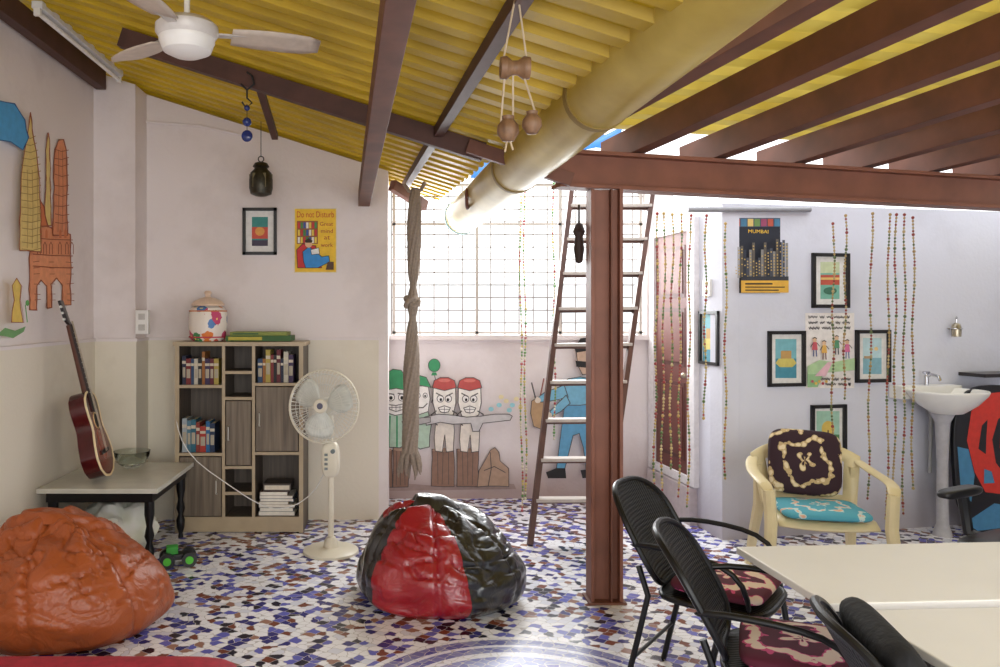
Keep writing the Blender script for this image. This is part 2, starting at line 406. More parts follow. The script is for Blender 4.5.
beamthing((-.27,5.84,2.40),(.04,1.6,2.46),.085,.12,BROWN,'long rust-red beam hanging under the yellow roof')
beamthing((.04,6.3,roofz(.04)-.03),(.42,1.4,roofz(.42)-.035),.05,.055,DARKB,'thin dark purlin against the yellow roof sheets')
beamthing((-2.13,5.56,3.2),(-2.13,0,3.2),.07,.13,DARKB,'dark beam along the top of the plastered wall')
p0=P(258,82,4.3);p1=P(275,137,5.0)
beamthing(p0,p1,.04,.04,DARKB,'short dark angle brace below the roof')
beamthing(P(392,185,5.95),P(425,206,6.2),.06,.08,BROWN,'rust-red beam stub beside the window opening')
m=M();bx=1.1;by=4.2
m.box((bx-.085,by-.06,0),(bx-.067,by+.06,2.205),BROWN2);m.box((bx+.067,by-.06,0),(bx+.085,by+.06,2.205),BROWN2);m.box((bx-.067,by-.02,0),(bx+.067,by-.002,2.205),BROWN2)
m.box((bx+.02,by-.062,0),(bx+.028,by-.02,2.205),BROWN)
m.box((bx-.1,by-.08,0),(bx+.1,by+.08,.012),BROWN)
solo(m,'steel_post','rust-red steel column standing on the mosaic floor','post',(bx,by,0),smooth=False,bevel=.002)
# gutter pipe
m=M();A=Vector((pipeX(6.1),6.1,2.30));B=Vector((pipeX(1.2),1.2,2.46))
t=Thing('gutter_pipe','fat yellow painted drain pipe sloping under the roof edge','pipe',(A+B)/2)
pa=[A+(B-A)*k/16 for k in range(17)]
m.tube(pa,.132,PIPEY,28)
m.f=m.f[:-2];m.m=m.m[:-2]
m.tube([A,A+(A-B).normalized()*.03],[.139,.139],C(150,190,195),28);m.f=m.f[:-2];m.m=m.m[:-2]
t.part(m,'pipe_body',world=True,solid=.006)
for k in (.35,.62):
    q=A+(B-A)*k;mm=M();dd=(B-A).normalized()*.02;mm.tube([q-dd,q+dd],[.14,.14],C(140,116,54),28);t.part(mm,'pipe_clamp',world=True)
mm=M();c=pa[3]+Vector((-.13,0,-.03));mm.tube([c+Vector((.01*math.cos(a),.06*math.cos(a),.06*math.sin(a))) for a in [2*pi*i/16 for i in range(16)]],.012,BROWN,6,closed=True);t.part(mm,'pipe_ring',world=True)
m=M();m.grid([[P(470+i*18,178-i*4+4*math.sin(i*1.7),7.2),P(480+i*18,160-i*4+3*math.sin(i*2.1),7.6)] for i in range(9)],C(40,120,200))
solo(m,'tarpaulin','blue plastic tarpaulin stretched outside the opening','tarpaulin',P(540,160,7.3),solid=.003)
# window grille
m=M();Yw=6.5;GR=C(120,110,102)
x0,x1=-.07,2.02;z0,z1=1.36,2.62
for x in (x0+.02,.64,1.33,x1-.02):m.box((x-.012,Yw-.02,z0),(x+.012,Yw+.02,z1),C(180,172,164))
for z in (z0+.02,2.28,z1-.02):m.box((x0,Yw-.02,z-.01),(x1,Yw+.02,z+.01),C(180,172,164))
x=x0
while x<x1:
    m.cyl((x,Yw,z0),(x,Yw,z1),.005,GR,6);x+=.118
z=z0+.10
while z<z1:
    m.cyl((x0,Yw-.008,z),(x1,Yw-.008,z),.005,GR,6);z+=.105
m.obj('window_1',kind='structure',smooth=False)
# door
dp=WD.map(676,312);dp.z=0
t=Thing('door_1','dark red-brown panelled door in pale frame','door',dp,WD.a,kind='structure')
def up(px):
    p=t.inv@WD.map(px,312);return p.x
a,b=up(655),up(696)
m=M();DW=C(104,56,48);DW2=C(84,44,38);PF=C(222,218,220)
for lo,hi in (((a-.04,-.04,.28),(a+.06,0,2.24)),((b-.06,-.04,.28),(b+.05,0,2.24)),((a,-.04,2.15),(b,0,2.24)),((a,-.04,.28),(b,0,.34))):m.box(lo,hi,PF)
t.part(m,'door_frame',smooth=False)
m=M();m.box((a+.06,-.016,.34),(b-.06,-.002,2.15),DW)
for q0,q1 in((.44,1.02),(1.14,1.58),(1.66,2.05)):
    m.box((a+.14,-.013,q0),(b-.14,-.020,q1),DW2);m.box((a+.17,-.026,q0+.03),(b-.17,-.019,q1-.03),DW)
dl=t.part(m,'door_leaf',smooth=False)
m=M();m.sph((b-.10,-.045,1.08),.022,C(170,160,140,.3,.8));m.cyl((b-.10,-.04,1.08),(b-.10,-.013,1.08),.008,C(170,160,140,.3,.8));m.obj('door_knob',parent=dl,local=True)
m=M();m.box((a-.02,-.06,0),(b+.02,0,.27),C(186,174,176));t.part(m,'door_step',smooth=False)
# ================================================================= CABINET
S=5.47/F
bl0=P(175,533,5.47);bl0.z=0
t=Thing('bookcase','grey oak bookcase with beige edges, open shelves and small doors','bookcase',bl0)
L=lambda px:(px-175)*S
Zp=lambda py:(533-py)*S
D=.32;m=M()
def vp(px,py0,py1,w=4,mt=BEIGE):
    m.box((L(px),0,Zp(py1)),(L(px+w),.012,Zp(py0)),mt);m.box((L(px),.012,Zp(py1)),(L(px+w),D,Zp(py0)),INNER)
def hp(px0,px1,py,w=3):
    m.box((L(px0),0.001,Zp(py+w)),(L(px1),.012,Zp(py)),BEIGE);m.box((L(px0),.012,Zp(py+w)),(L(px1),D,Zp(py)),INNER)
vp(175,345,533);vp(299,345,533);vp(222,346,520,3);vp(252,346,520,3)
m.box((L(173),-.01,Zp(346)),(L(305),D,Zp(342)),BEIGE)
m.box((L(179),.002,Zp(532)),(L(299),.016,Zp(519)),BEIGE)
hp(179,299,517)
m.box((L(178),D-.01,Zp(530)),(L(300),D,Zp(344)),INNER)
for py in (385,453):hp(179,222,py)
for py in (371,397,466,492):hp(225,252,py)
for py in (383,452):hp(255,299,py)
t.part(m,'body',smooth=False)
def door(px0,px1,py0,py1,hx):
    mm=M();mm.box((L(px0),-.004,Zp(py1)),(L(px1),.014,Zp(py0)),GREYW);d=t.part(mm,'cabinet_door',smooth=False,bevel=.002)
    mm=M();hz=(Zp(py0)+Zp(py1))/2
    mm.tube([(L(hx),-.004,hz-.05),(L(hx),-.03,hz-.045),(L(hx),-.03,hz+.045),(L(hx),-.004,hz+.05)],.005,C(190,185,175,.3,.8),8)
    mm.obj('handle',parent=d,local=True)
door(180,221,457,516,217);door(226,251,401,465,229);door(256,298,387,451,260)
def book(px,pyb,w,h,color,lab,grp='books on the bookcase shelves',depth=.15,y=.03):
    mm=M();w*=S;h*=S;cm=C(*color)
    mm.box((0,0,0),(.0015,depth,h),cm);mm.box((w-.0015,0,0),(w,depth,h),cm);mm.box((0,-.002,0),(w,.002,h),cm)
    mm.box((.002,.003,.003),(w-.002,depth-.003,h-.003),C(225,215,195))
    mm.box((.0005,-.003,h*.72),(w-.0005,-.002,h*.82),C(200,190,170))
    mm.box((.004,-.003,h*.25),(w-.004,-.002,h*.6),C(170,160,140)) if w>.02 else None
    o=mm.obj('book',local=True,smooth=False,label=lab,category='book',group=grp)
    o.location=(bl0.x+L(px),bl0.y+y,Zp(pyb)+.0005)
pal=[(30,36,60),(120,40,40),(40,66,100),(190,184,170),(25,25,28),(150,96,44),(60,44,80),(96,30,42),(170,150,70),(44,84,66)]
def cname(c):
    r,g,b=c
    if max(c)<70:return 'dark'
    if min(c)>150:return 'cream'
    if r>g*1.5 and r>b*1.5:return 'red-brown' if r<160 else 'red'
    if b>r*1.2:return 'blue'
    if g>r and g>b:return 'green'
    return 'ochre'
x=181
for i in range(9):
    w=random.choice([3,4,4,5]);c=pal[i%10];book(x,385,w*.95,random.choice([26,29,31,33]),c,cname(c)+' spined paperback standing on the bookcase top shelf');x+=w
x=181
for i,(w,h,c) in enumerate([(5,34,(160,170,176)),(4,32,(80,120,140)),(5,33,(40,100,120)),(4,30,(130,50,40)),(6,26,(170,50,40)),(4,31,(40,100,150)),(5,29,(35,50,80))]):
    book(x,453,w*.95,h,c,cname(c)+' spined book standing on the bookcase middle shelf');x+=w
x=257
for i in range(9):
    w=random.choice([3,4,5]);c=pal[(i*3+2)%10];book(x,383,w*.95,random.choice([24,28,31,33]),c,cname(c)+' spined paperback beside the bookcase narrow middle column');x+=w
z=517
for i,(w,h,c) in enumerate([(36,4,(205,200,188)),(34,4,(60,60,70)),(36,3,(215,208,196)),(30,3,(180,160,132)),(34,3,(70,90,110)),(33,3,(200,194,186)),(28,4,(120,100,90))]):
    mm=M();mm.box((0,0,0),(w*S,.2,h*S*.95),C(*c));mm.box((.003,-.001,.002),(w*S-.003,.0,h*S*.95-.002),C(232,226,214))
    o=mm.obj('book',smooth=False,label=cname(c)+' covered book lying in the bottom shelf pile',category='book',group='lying books on the bottom shelf')
    o.location=(bl0.x+L(257.5+random.random()*2),bl0.y+.04,Zp(z)+.0005);o.rotation_euler=(0,0,0);z-=h
m=M();bw=28*S;m.box((0,.0,0),(bw,.17,.055),C(76,66,60));m.box((.01,-.003,.012),(bw-.01,.0,.043),C(215,205,186))
o=m.obj('storage_box',smooth=False,label='small dark box on top of the lying books',category='box')
o.location=(bl0.x+L(262),bl0.y+.045,Zp(z)+.001)
# jar
JM=spots('painted_jar',rgb(236,226,214),[rgb(200,70,110),rgb(226,130,60),rgb(70,140,90),rgb(70,120,180),rgb(200,90,70)],scale=11,thr=.46)
jc=P(208,340,5.6);jc.z=1.342;t=Thing('ceramic_jar','white lidded ceramic jar with painted coloured flowers on the bookcase','jar',jc)
m=M();m.lathe([(0,0),(.105,0),(.125,.02),(.135,.1),(.135,.19),(.12,.235),(.095,.25)],(0,0,0),JM,32);t.part(m,'jar_body')
m=M();m.lathe([(.11,.25),(.118,.262),(.10,.285),(.06,.305),(.02,.315),(.018,.33),(.028,.345),(.018,.36),(0,.362)],(0,0,0),C(226,200,176,.35),32);t.part(m,'jar_lid')
for rr_,zz_,cc_ in((.131,.03,(200,70,90)),(.13,.215,(200,120,60))):
    m=M();m.tube([(rr_*math.cos(2*pi*i/32),rr_*math.sin(2*pi*i/32),zz_) for i in range(32)],.005,C(*cc_),6,closed=True);t.part(m,'painted_band')
for i,(a,b,h,cl) in enumerate([(228,292,.04,(60,100,50)),(232,288,.025,(130,140,64))]):
    mm=M();z=1.342+(0 if i==0 else .041)
    p=P(a,340,5.6);q=P(b,340,5.6);mm.box((p.x,5.52,z),(q.x,5.76,z+h),C(*cl));mm.box((p.x+.02,5.515,z+.008),(q.x-.2,5.52,z+h-.008),C(190,176,70) if i==0 else C(40,90,56))
    solo(mm,'game_box',['green flat game box on the bookcase top','thin yellow-green box lying on another box'][i],'box',((p.x+q.x)/2,5.64,z),smooth=False,bevel=.002,rot=(0,0,0.02*i))
m=M();pts=[P(176,418,5.44),P(180,440,5.42),P(195,462,5.4),P(222,480,5.4),P(250,500,5.4),P(275,512,5.4),P(300,505,5.42),P(318,488,5.3),P(325,470,5.15)]
m.tube(pts,.0045,WHITE,6);solo(m,'power_cable','thin white cable hanging across the bookcase front','cable',pts[3],sub=1)
# ================================================================= PEDESTAL FAN
fb=Vector((-.446,5.04,0));t=Thing('pedestal_fan','cream standing fan with round wire cage on a disc base','fan',fb,-.12)
m=M();m.lathe([(0,.035),(.05,.035),(.08,.03),(.15,.028),(.178,.015),(.18,0),(0,0)],(0,0,0),FANW,36);m.lathe([(.05,.033),(.04,.08),(.025,.1),(0,.1)],(0,0,0),FANW,24);t.part(m,'base')
m=M();m.cyl((0,0,.09),(0,0,.50),.019,FANW,16);m.cyl((0,0,.5),(0,0,.78),.014,FANW,16);t.part(m,'pole')
m=M();m.sell((0,-.01,.6),(.058,.045,.115),FANW,.5,.5);cb=t.part(m,'control_box')
for k in range(4):
    m=M();m.box((-.03,-.062,.54+k*.03),(-.01,-.05,.555+k*.03),C(120,130,130));m.obj('button',parent=cb,local=True,smooth=False)
m=M();m.cyl((.025,-.05,.66),(.025,-.07,.66),.014,C(110,120,120),14);m.obj('knob',parent=cb,local=True)
hc=Vector((-.03,-.08,.95));R=Euler((-.12,0,-.1)).to_matrix()
tr=lambda v:R@Vector(v)+hc
m=M();m.tube([tr((0,.07,0)),tr((0,.1,0)),tr((0,.2,0)),tr((0,.23,0))],[.05,.062,.06,.03],FANW,20);m.tube([(0,0,.76),(0,0,.84),tr((0,.13,-.05))],.022,FANW,12);t.part(m,'motor_housing')
Rf=.23
m=M()
CW=C(215,214,206,.35)
for yy,sg in ((-.045,-1),(.045,1)):
    for k in range(54):
        a=2*pi*k/54;c,s_=math.cos(a),math.sin(a)
        m.tube([tr((.045*c,yy*1.5,.045*s_)),tr((.14*c,yy*1.45,.14*s_)),tr((.215*c,yy*.9,.215*s_)),tr((Rf*c,0,Rf*s_))],.0015,CW,4)
    for rr,q in ((.045,1.5),(.14,1.45),(.205,1.0)):
        m.tube([tr((rr*math.cos(a),yy*q,rr*math.sin(a))) for a in [2*pi*i/40 for i in range(40)]],.002,CW,5,closed=True)
m.tube([tr((Rf*math.cos(a),0,Rf*math.sin(a))) for a in [2*pi*i/48 for i in range(48)]],.007,FANW,8,closed=True)
t.part(m,'fan_cage')
BLD=C(206,208,200,.3)
for k in range(3):
    m=M();a0=2*pi*k/3+.4;rows=[]
    for i in range(9):
        r=.03+i/8*.17;wd=.35+.55*math.sin(pi*min(1,i/8*.8+.12))
        rows.append([tr((r*math.cos(a0+wd*(j/6-.5)*1.6),-.02+.035*(j/6-.5),r*math.sin(a0+wd*(j/6-.5)*1.6))) for j in range(7)])
    m.grid(rows,BLD);t.part(m,'fan_blade',solid=.003)
m=M();m.tube([tr((0,-.072,0)),tr((0,-.08,0))],[.046,.04],FANW,24);m.tube([tr((0,-.08,0)),tr((0,-.083,0))],[.02,.018],C(90,90,110),18);t.part(m,'hub_cap')
# ================================================================= CEILING FAN
fc=P(187,42,2.84);t=Thing('ceiling_fan','white ceiling fan with three blades under the yellow roof','fan',fc)
m=M();m.lathe([(0,-.055),(.05,-.052),(.085,-.035),(.097,-.005),(.1,.0),(.1,.015)],(0,0,0),WHITE,32);t.part(m,'hub_cover')
m=M();m.lathe([(.1,.012),(.112,.03),(.112,.055),(.09,.075),(.04,.085),(.02,.1)],(0,0,0),C(205,200,195,.3),32)
t.part(m,'motor')
rh=roofz(fc.x)-fc.z
m=M();m.cyl((0,0,.08),(0,0,rh-.03),.011,WHITE);m.lathe([(.02,rh-.12),(.05,rh-.08),(.055,rh-.05),(0,rh-.035)],(0,0,0),WHITE);t.part(m,'downrod')
for k,a in enumerate((.32,.32+2*pi/3,.32+4*pi/3)):
    m=M();rows=[]
    for i in range(8):
        r=.16+i/7*.33;w=.05+.02*math.sin(pi*i/7)+(.0 if i<7 else -.02)
        rows.append([(r*math.cos(a)-w*s_*math.sin(a),r*math.sin(a)+w*s_*math.cos(a),.035-.012*s_) for s_ in (-1,-.5,0,.5,1)])
    m.grid(rows,C(200,186,170,.4));bl=t.part(m,'fan_blade',solid=.004)
    m=M();m.beam((.1*math.cos(a),.1*math.sin(a),.035),(.24*math.cos(a),.24*math.sin(a),.04),.035,.006,C(190,185,180,.3));m.obj('bracket',parent=bl,local=True)
t=Thing('tube_light','white fluorescent batten fixed high along the wall','lamp',(-1.97,4.85,3.2))
m=M();m.box((-.03,-.62,0),(.03,.62,.04),C(215,215,215));t.part(m,'housing',smooth=False,bevel=.003)
m=M();m.cyl((0,-.6,-.022),(0,.6,-.022),.014,C(240,240,240,.2));t.part(m,'tube')
for a,b in((-.62,-.6),(.6,.62)):
    m=M();m.box((-.018,a,-.04),(.018,b,0),WHITE);t.part(m,'lamp_holder',smooth=False)
# ================================================================= BENCH + things
t=Thing('side_table','low table with pale top and black turned legs by the wall','table',(-1.8,5.03,0))
m=M();m.box((-.36,-.40,.47),(.36,.42,.5),mat('table_top_grey',rgb(200,198,186),.25,var=.05));t.part(m,'tabletop',bevel=.004,smooth=False)
m=M();m.box((-.32,-.36,.41),(.32,.37,.47),BLACKM);t.part(m,'apron',smooth=False)
for sx in (-.29,.29):
    for sy in (-.33,.34):
        m=M();m.lathe([(.0,0),(.018,0),(.014,.03),(.026,.07),(.03,.12),(.016,.16),(.03,.2),(.018,.26),(.03,.33),(.03,.41),(0,.41)],(sx,sy,0),BLACKM,14);t.part(m,'leg')
# guitar
t=Thing('acoustic_guitar','dark red acoustic guitar leaning on the wall, standing on low table','guitar',(-1.87,4.90,.518),rot=(-.25,0,pi/2+.14))
def gw(z):
    pts=[(0,0.02),(.015,.10),(.06,.165),(.13,.19),(.20,.165),(.27,.122),(.31,.118),(.37,.135),(.42,.138),(.46,.115),(.485,.06),(.49,.02)]
    z=z/1.1
    for (a,b),(c,d) in zip(pts[:-1],pts[1:]):
        if z<=c:
            k=(z-a)/(c-a);return b+(d-b)*k
    return .02
zs=[.539*(1-math.cos(pi*i/30))/2 for i in range(31)]
outl=[(gw(z),z) for z in zs]+[(-gw(z),z) for z in zs[::-1]]
m=M();n=len(outl);fy,by_=-.05,.05
SB=mat('guitar_side_darkred',rgb(76,20,22),.2,var=.2)
vs=[(x,fy,z) for x,z in outl]+[(x,by_,z) for x,z in outl];m.add(vs,[(i,(i+1)%n,(i+1)%n+n,i+n) for i in range(n)]+[list(range(n,2*n))],SB)
t.part(m,'guitar_sides',ang=50)
gm,nt,b=newmat('guitar_sunburst');N=NT(nt);tc=N.n('ShaderNodeTexCoord');sx=N.n('ShaderNodeSeparateXYZ');N.l(tc.outputs['Object'],sx.inputs[0])
dz=N.math('MULTIPLY',N.math('SUBTRACT',sx.outputs['Z'],.2),.75);dd=N.math('SQRT',N.math('ADD',N.math('MULTIPLY',sx.outputs['X'],sx.outputs['X']),N.math('MULTIPLY',dz,dz)))
r=N.n('ShaderNodeValToRGB');r.color_ramp.elements[0].position=.06;r.color_ramp.elements[0].color=rgb(150,62,42);r.color_ramp.elements[1].position=.2;r.color_ramp.elements[1].color=rgb(74,16,16);N.l(dd,r.inputs['Fac']);N.l(r.outputs['Color'],b.inputs['Base Color']);b.inputs['Roughness'].default_value=.15
m=M();m.add([(x,fy-.001,z) for x,z in outl],[list(range(n))],gm);m.tube([(x,fy,z) for x,z in outl],.007,C(232,214,172),6,closed=True);t.part(m,'soundboard',smooth=False)
m=M();m.lathe([(0,0),(.048,0)],(0,fy-.002,.35),C(8,6,6),24,R=Matrix.Rotation(pi/2,3,'X'));m.tube([(.05*math.cos(a),fy-.002,.35+.05*math.sin(a)) for a in [2*pi*i/24 for i in range(24)]],.004,C(220,190,140),5,closed=True);t.part(m,'sound_hole')
m=M();m.box((-.08,fy-.012,.14),(.08,fy,.165),C(35,22,18));t.part(m,'bridge',smooth=False,bevel=.003)
m=M();m.box((-.028,fy-.012,.41),(.028,fy+.0,.97),C(40,26,22));m.tube([(0,fy+.012,.53),(0,fy+.006,.97)],[.026,.02],C(90,50,35),10)
for k in range(13):m.box((-.027,fy-.014,.53+k*.032),(.027,fy-.012,.533+k*.032),C(190,190,185,.3,.9))
t.part(m,'neck')
m=M();m.prism([(-.025,fy-.004,.97),(.025,fy-.004,.97),(.038,fy+.006,1.0),(.034,fy+.012,1.13),(-.034,fy+.012,1.13),(-.038,fy+.006,1.0)],(0,.016,0),C(30,16,16,.3))
hs=t.part(m,'headstock')
for sx in(-1,1):
    for k in range(3):
        m=M();m.cyl((sx*.035,fy+.015,1.01+k*.04),(sx*.055,fy+.015,1.01+k*.04),.008,C(200,200,195,.3,.8),8);m.obj('tuning_peg',parent=hs,local=True)
for k in range(6):
    m=M();m.cyl((-.02+k*.008,fy-.016,.15),(-.017+k*.0068,fy-.016,.99),.0008,C(210,200,180,.3,.8),4);t.part(m,'string')
m=M();gl=glassm('clear_glass',(.86,.92,.9,1));c=P(132,455,5.28);c.z=.501
m.lathe([(0,.005),(.05,.0),(.09,.03),(.115,.08),(.12,.11),(.113,.1),(.083,.035),(.0,.012)],(c.x,c.y,c.z),gl,28);solo(m,'glass_bowl','clear glass bowl on the low table top','bowl',c)
def lump(mm,c,r,mt,amp=.1,fr=3,n=40,k=24,seed=0,flat=-.75):
    rows=[]
    for i in range(k+1):
        a=pi*i/k;row=[]
        for j in range(n):
            b=2*pi*j/n;v=Vector((max(math.sin(a),1e-3)*math.cos(b),max(math.sin(a),1e-3)*math.sin(b),math.cos(a)))
            d=1+amp*noise.noise(v*fr+Vector((seed,0,0)))*1.6;z=max(v.z,flat)
            row.append(Vector(c)+Vector((v.x*r[0]*d,v.y*r[1]*d,(z-flat)/(1-flat)*r[2]*d)))
        rows.append(row)
    mm.grid(rows,mt,cu=True)
m=M();lump(m,(-1.82,4.98,0),(.25,.28,.36),mat('bag_white',rgb(236,234,226),.8,c2=rgb(216,220,202)),.11,3.2,seed=3);solo(m,'cushion','white soft cushion stuffed below the low table','cushion',(-1.82,4.98,0))
t=Thing('toy_truck','small green and black toy truck on the floor','toy',(-1.36,4.78,0),.3)
m=M();m.box((-.09,-.04,.04),(.09,.04,.075),BLACKP);m.box((-.07,-.035,.075),(.0,.035,.12),C(60,160,60));t.part(m,'truck_body',bevel=.006,smooth=False)
for x in(-.065,.065):
    for y in(-.055,.055):
        m=M();m.cyl((x,y-.018,.045),(x,y+.018,.045),.045,BLACKP,20);m.cyl((x,y-.021,.045),(x,y+.021,.045),.024,C(90,200,60),16);t.part(m,'wheel')
# ================================================================= BEANBAGS
def beanbag(name,label,c,rx,ry,h,matf,seed,peak,amp=.05,fold=.02,wrk=7,top=None):
    mm=M();prof=[(0,.95),(.12,.95),(.25,.94),(.40,.90),(.55,.84),(.70,.75),(.82,.63),(.92,.50),(.98,.37),(1.0,.26),(.99,.15),(.94,.07),(.86,.02),(.75,0),(0,0)]
    def samp(t):
        k=t*(len(prof)-1);i=min(int(k),len(prof)-2);f=k-i
        p0=prof[max(i-1,0)];p1=prof[i];p2=prof[i+1];p3=prof[min(i+2,len(prof)-1)]
        cr=lambda a,b,c_,d:.5*((2*b)+(-a+c_)*f+(2*a-5*b+4*c_-d)*f*f+(-a+3*b-3*c_+d)*f**3)
        return max(cr(p0[0],p1[0],p2[0],p3[0]),1e-3),min(max(cr(p0[1],p1[1],p2[1],p3[1]),0),1.02)
    K_=100;n=192;rows=[]
    for i in range(K_+1):
        r,z=samp(i/K_);row=[]
        for j in range(n):
            a=2*pi*j/n;v=Vector((r*math.cos(a),r*math.sin(a),z*1.2))
            lum=noise.noise(v*1.3+Vector((seed,0,0)))*amp*2.0+noise.noise(v*3+Vector((seed,3,0)))*amp*.5
            q=Vector((v.x*1.8+seed,v.y*1.8,v.z*5+1.2*noise.noise(v*1.5)))
            rid=abs(noise.noise(q));crease=-max(0,.12-rid)*fold*8*min(1,z*1.6)
            q2=Vector((v.x*3.5-seed,v.y*3.5,v.z*3.5+1.5*noise.noise(v*2)));crease-=max(0,.08-abs(noise.noise(q2)))*fold*9*min(1,z*2)
            sag=fold*.5*math.sin(z*22+4*noise.noise(v*1.4+Vector((seed,5,2))))*max(0,noise.noise(v*1.1+Vector((1,seed,3)))+.15)*2
            wr=fold*.9*math.sin(a*wrk+7*noise.noise(v*1.7+Vector((seed,9,1))))*math.exp(-((r-.35)/.25)**2)
            w=max(0,z-.2)**1.2
            seam=-.05*math.exp(-(((a/(2*pi)*6)%1-.5)*30)**2)*min(1,r*2)
            rr=r*(1+lum+seam*.8)+ (wr+crease+sag)*r
            zz=z*(1+lum*.9)+(wr*1.3+crease+seam*.5)*min(1,z*2)
            if z<=0.001:zz=0
            row.append(Vector((c[0]+rr*rx*math.cos(a)+peak[0]*w,c[1]+rr*ry*math.sin(a)+peak[1]*w,max(0,zz)*h+.001)))
        rows.append(row)
    nr=len(rows);mm.v=[p for r in rows for p in r]
    for i in range(nr-1):
        for j in range(n):
            mm.f.append([i*n+j,i*n+(j+1)%n,(i+1)*n+(j+1)%n,(i+1)*n+j]);mm.m.append(mm.mi(matf(2*pi*(j+.5)/n,i/K_)))
    T_=Thing(name,label,'beanbag',(c[0],c[1],0))
    T_.part(mm,'beanbag_body',world=True,ang=75)
    tp=rows[0][0];f=M();rw=[]
    for i in range(9):
        k=i/8;rw.append([Vector((tp.x+(.10*(1-k)+.03)*math.cos(a)*(1+.25*math.sin(3*a+seed))+top[0]*k,tp.y+(.07*(1-k)+.02)*math.sin(a)+top[1]*k,tp.z-.025+.05*math.sin(k*pi*.75)+top[2]*k)) for a in [2*pi*j/24 for j in range(24)]])
    f.grid(rw,matf(0,0),cu=True);f.f.append([len(f.v)-24+j for j in range(24)]);f.m.append(0)
    T_.part(f,'gathered_flap',world=True,ang=80)
LO=leather('orange_leather',rgb(146,72,34),rgb(176,90,46),.38);LB=leather('black_leather',rgb(14,14,17),rgb(26,26,30),.28,1.0);LR=leather('red_leather',rgb(140,18,30),rgb(162,28,40),.28,.7)
beanbag('beanbag','slouched tan-orange leatherette beanbag near the wall',(-1.64,3.86,0),.47,.43,.56,lambda a,v:LO,4.1,(-.12,.0),.055,.034,5,(-.08,0,.0))
def bb(a,v):
    d=math.degrees(a)%360
    if v<.05:return LB
    if 222<=d<288:return LR
    if 60<=d<110:return LR
    if v<.3 and 140<=d<200:return LR
    return LB
beanbag('beanbag','slumped glossy beanbag of black and red leatherette panels',(.2,4.27,0),.455,.42,.51,bb,7.7,(-.04,.02),.06,.03,5,(-.04,0,.03))
m=M();m.sell((-1.35,2.72,.095),(.72,.46,.095),mat('red_fabric',rgb(165,30,50),.8,var=.15,scale=30),.3,.15);solo(m,'floor_mattress','red fabric floor mattress lying on the mosaic','mattress',(-1.35,2.72,0))
# ================================================================= LADDER
lb0=Vector((.865,5.19,0));lb1=Vector((1.345,5.19,0));lt0=P(571,192,5.9);lt1=P(652,192,5.95)
t=Thing('ladder','tall brown metal ladder with pale painted treads leaning by the window','ladder',(lb0+lb1)/2)
LDM=mat('ladder_brown',rgb(84,52,42),.5,var=.25)
for a,b in((lb0,lt0),(lb1,lt1)):
    m=M();m.beam(a,b,.07,.035,LDM,up=(1,0,0));t.part(m,'rail',world=True,smooth=False,bevel=.003)
TRD=C(190,180,172)
for k in range(9):
    f=.115+k*.105;m=M();m.beam(lb0.lerp(lt0,f),lb1.lerp(lt1,f),.09,.022,TRD);m.beam(lb0.lerp(lt0,f)-Vector((0,-.02,.02)),lb1.lerp(lt1,f)-Vector((0,-.02,.02)),.05,.018,LDM);t.part(m,'rung',world=True,smooth=False,bevel=.003)
# ================================================================= HANGINGS
CLM=mat('taupe_cloth',rgb(150,136,122),.98,var=.10,scale=60,bump=.1)
pts=[];rr=[]
for i in range(120):
    f=i/119;py=188+f*265;x=415-5*f
    r=.036+.005*math.sin(f*11)
    if py<200:r=.02+.016*(py-188)/12
    r*=(1-.4*math.exp(-((py-286)/7)**2)-.35*math.exp(-((py-318)/7)**2))
    if py>330:r+=.016*((py-330)/120)
    pts.append(P(x,py,5.62));rr.append(r)
n=48;rows=[]
for i,(p,r) in enumerate(zip(pts,rr)):
    tw=i*.11
    rows.append([p+Vector((r*(1+.22*abs(math.sin(3.5*(a+tw*.5)))+.12*math.sin(11*(a+tw*.5)))*math.cos(a),r*(1+.22*abs(math.sin(3.5*(a+tw*.5)))+.12*math.sin(11*(a+tw*.5)))*math.sin(a),0)) for a in [2*pi*j/n for j in range(n)]])
t=Thing('hanging_cloth','taupe twisted cloth swing knotted and hung from the roof','hammock',pts[0])
m=M();m.grid(rows,CLM,cu=True);t.part(m,'twisted_cloth',world=True,ang=80)
m=M();m.tube([P(404,184,5.62),P(409,191,5.62),P(415,193,5.62),P(421,190,5.62),P(425,182,5.62)],.014,CLM,8);t.part(m,'tie',world=True)
k=P(411.5,302,5.62);m=M();kp=[]
for i in range(60):
    a=2*pi*i/60*2;kp.append(k+Vector(((.034+.014*math.cos(a*1.5))*math.cos(a),(.034+.014*math.cos(a*1.5))*math.sin(a)*.9,.03*math.sin(a*1.5))))
m.tube(kp,.021,CLM,8,closed=True);t.part(m,'knot',world=True)
for q in range(9):
    m=M();e=pts[-1]+Vector((.035*math.cos(q*.7),.03*math.sin(q*.7),.03));dx=(.05*math.cos(q*.7+.4));L_=.12+.05*((q*37)%5)/4
    m.tube([e,e+Vector((dx*.6,0,-L_*.5)),e+Vector((dx*.9+.01*math.sin(q*3),0,-L_)),e+Vector((dx,0,-L_-.05))],[.018,.017,.012,.004],CLM,8);t.part(m,'frayed_end',world=True)
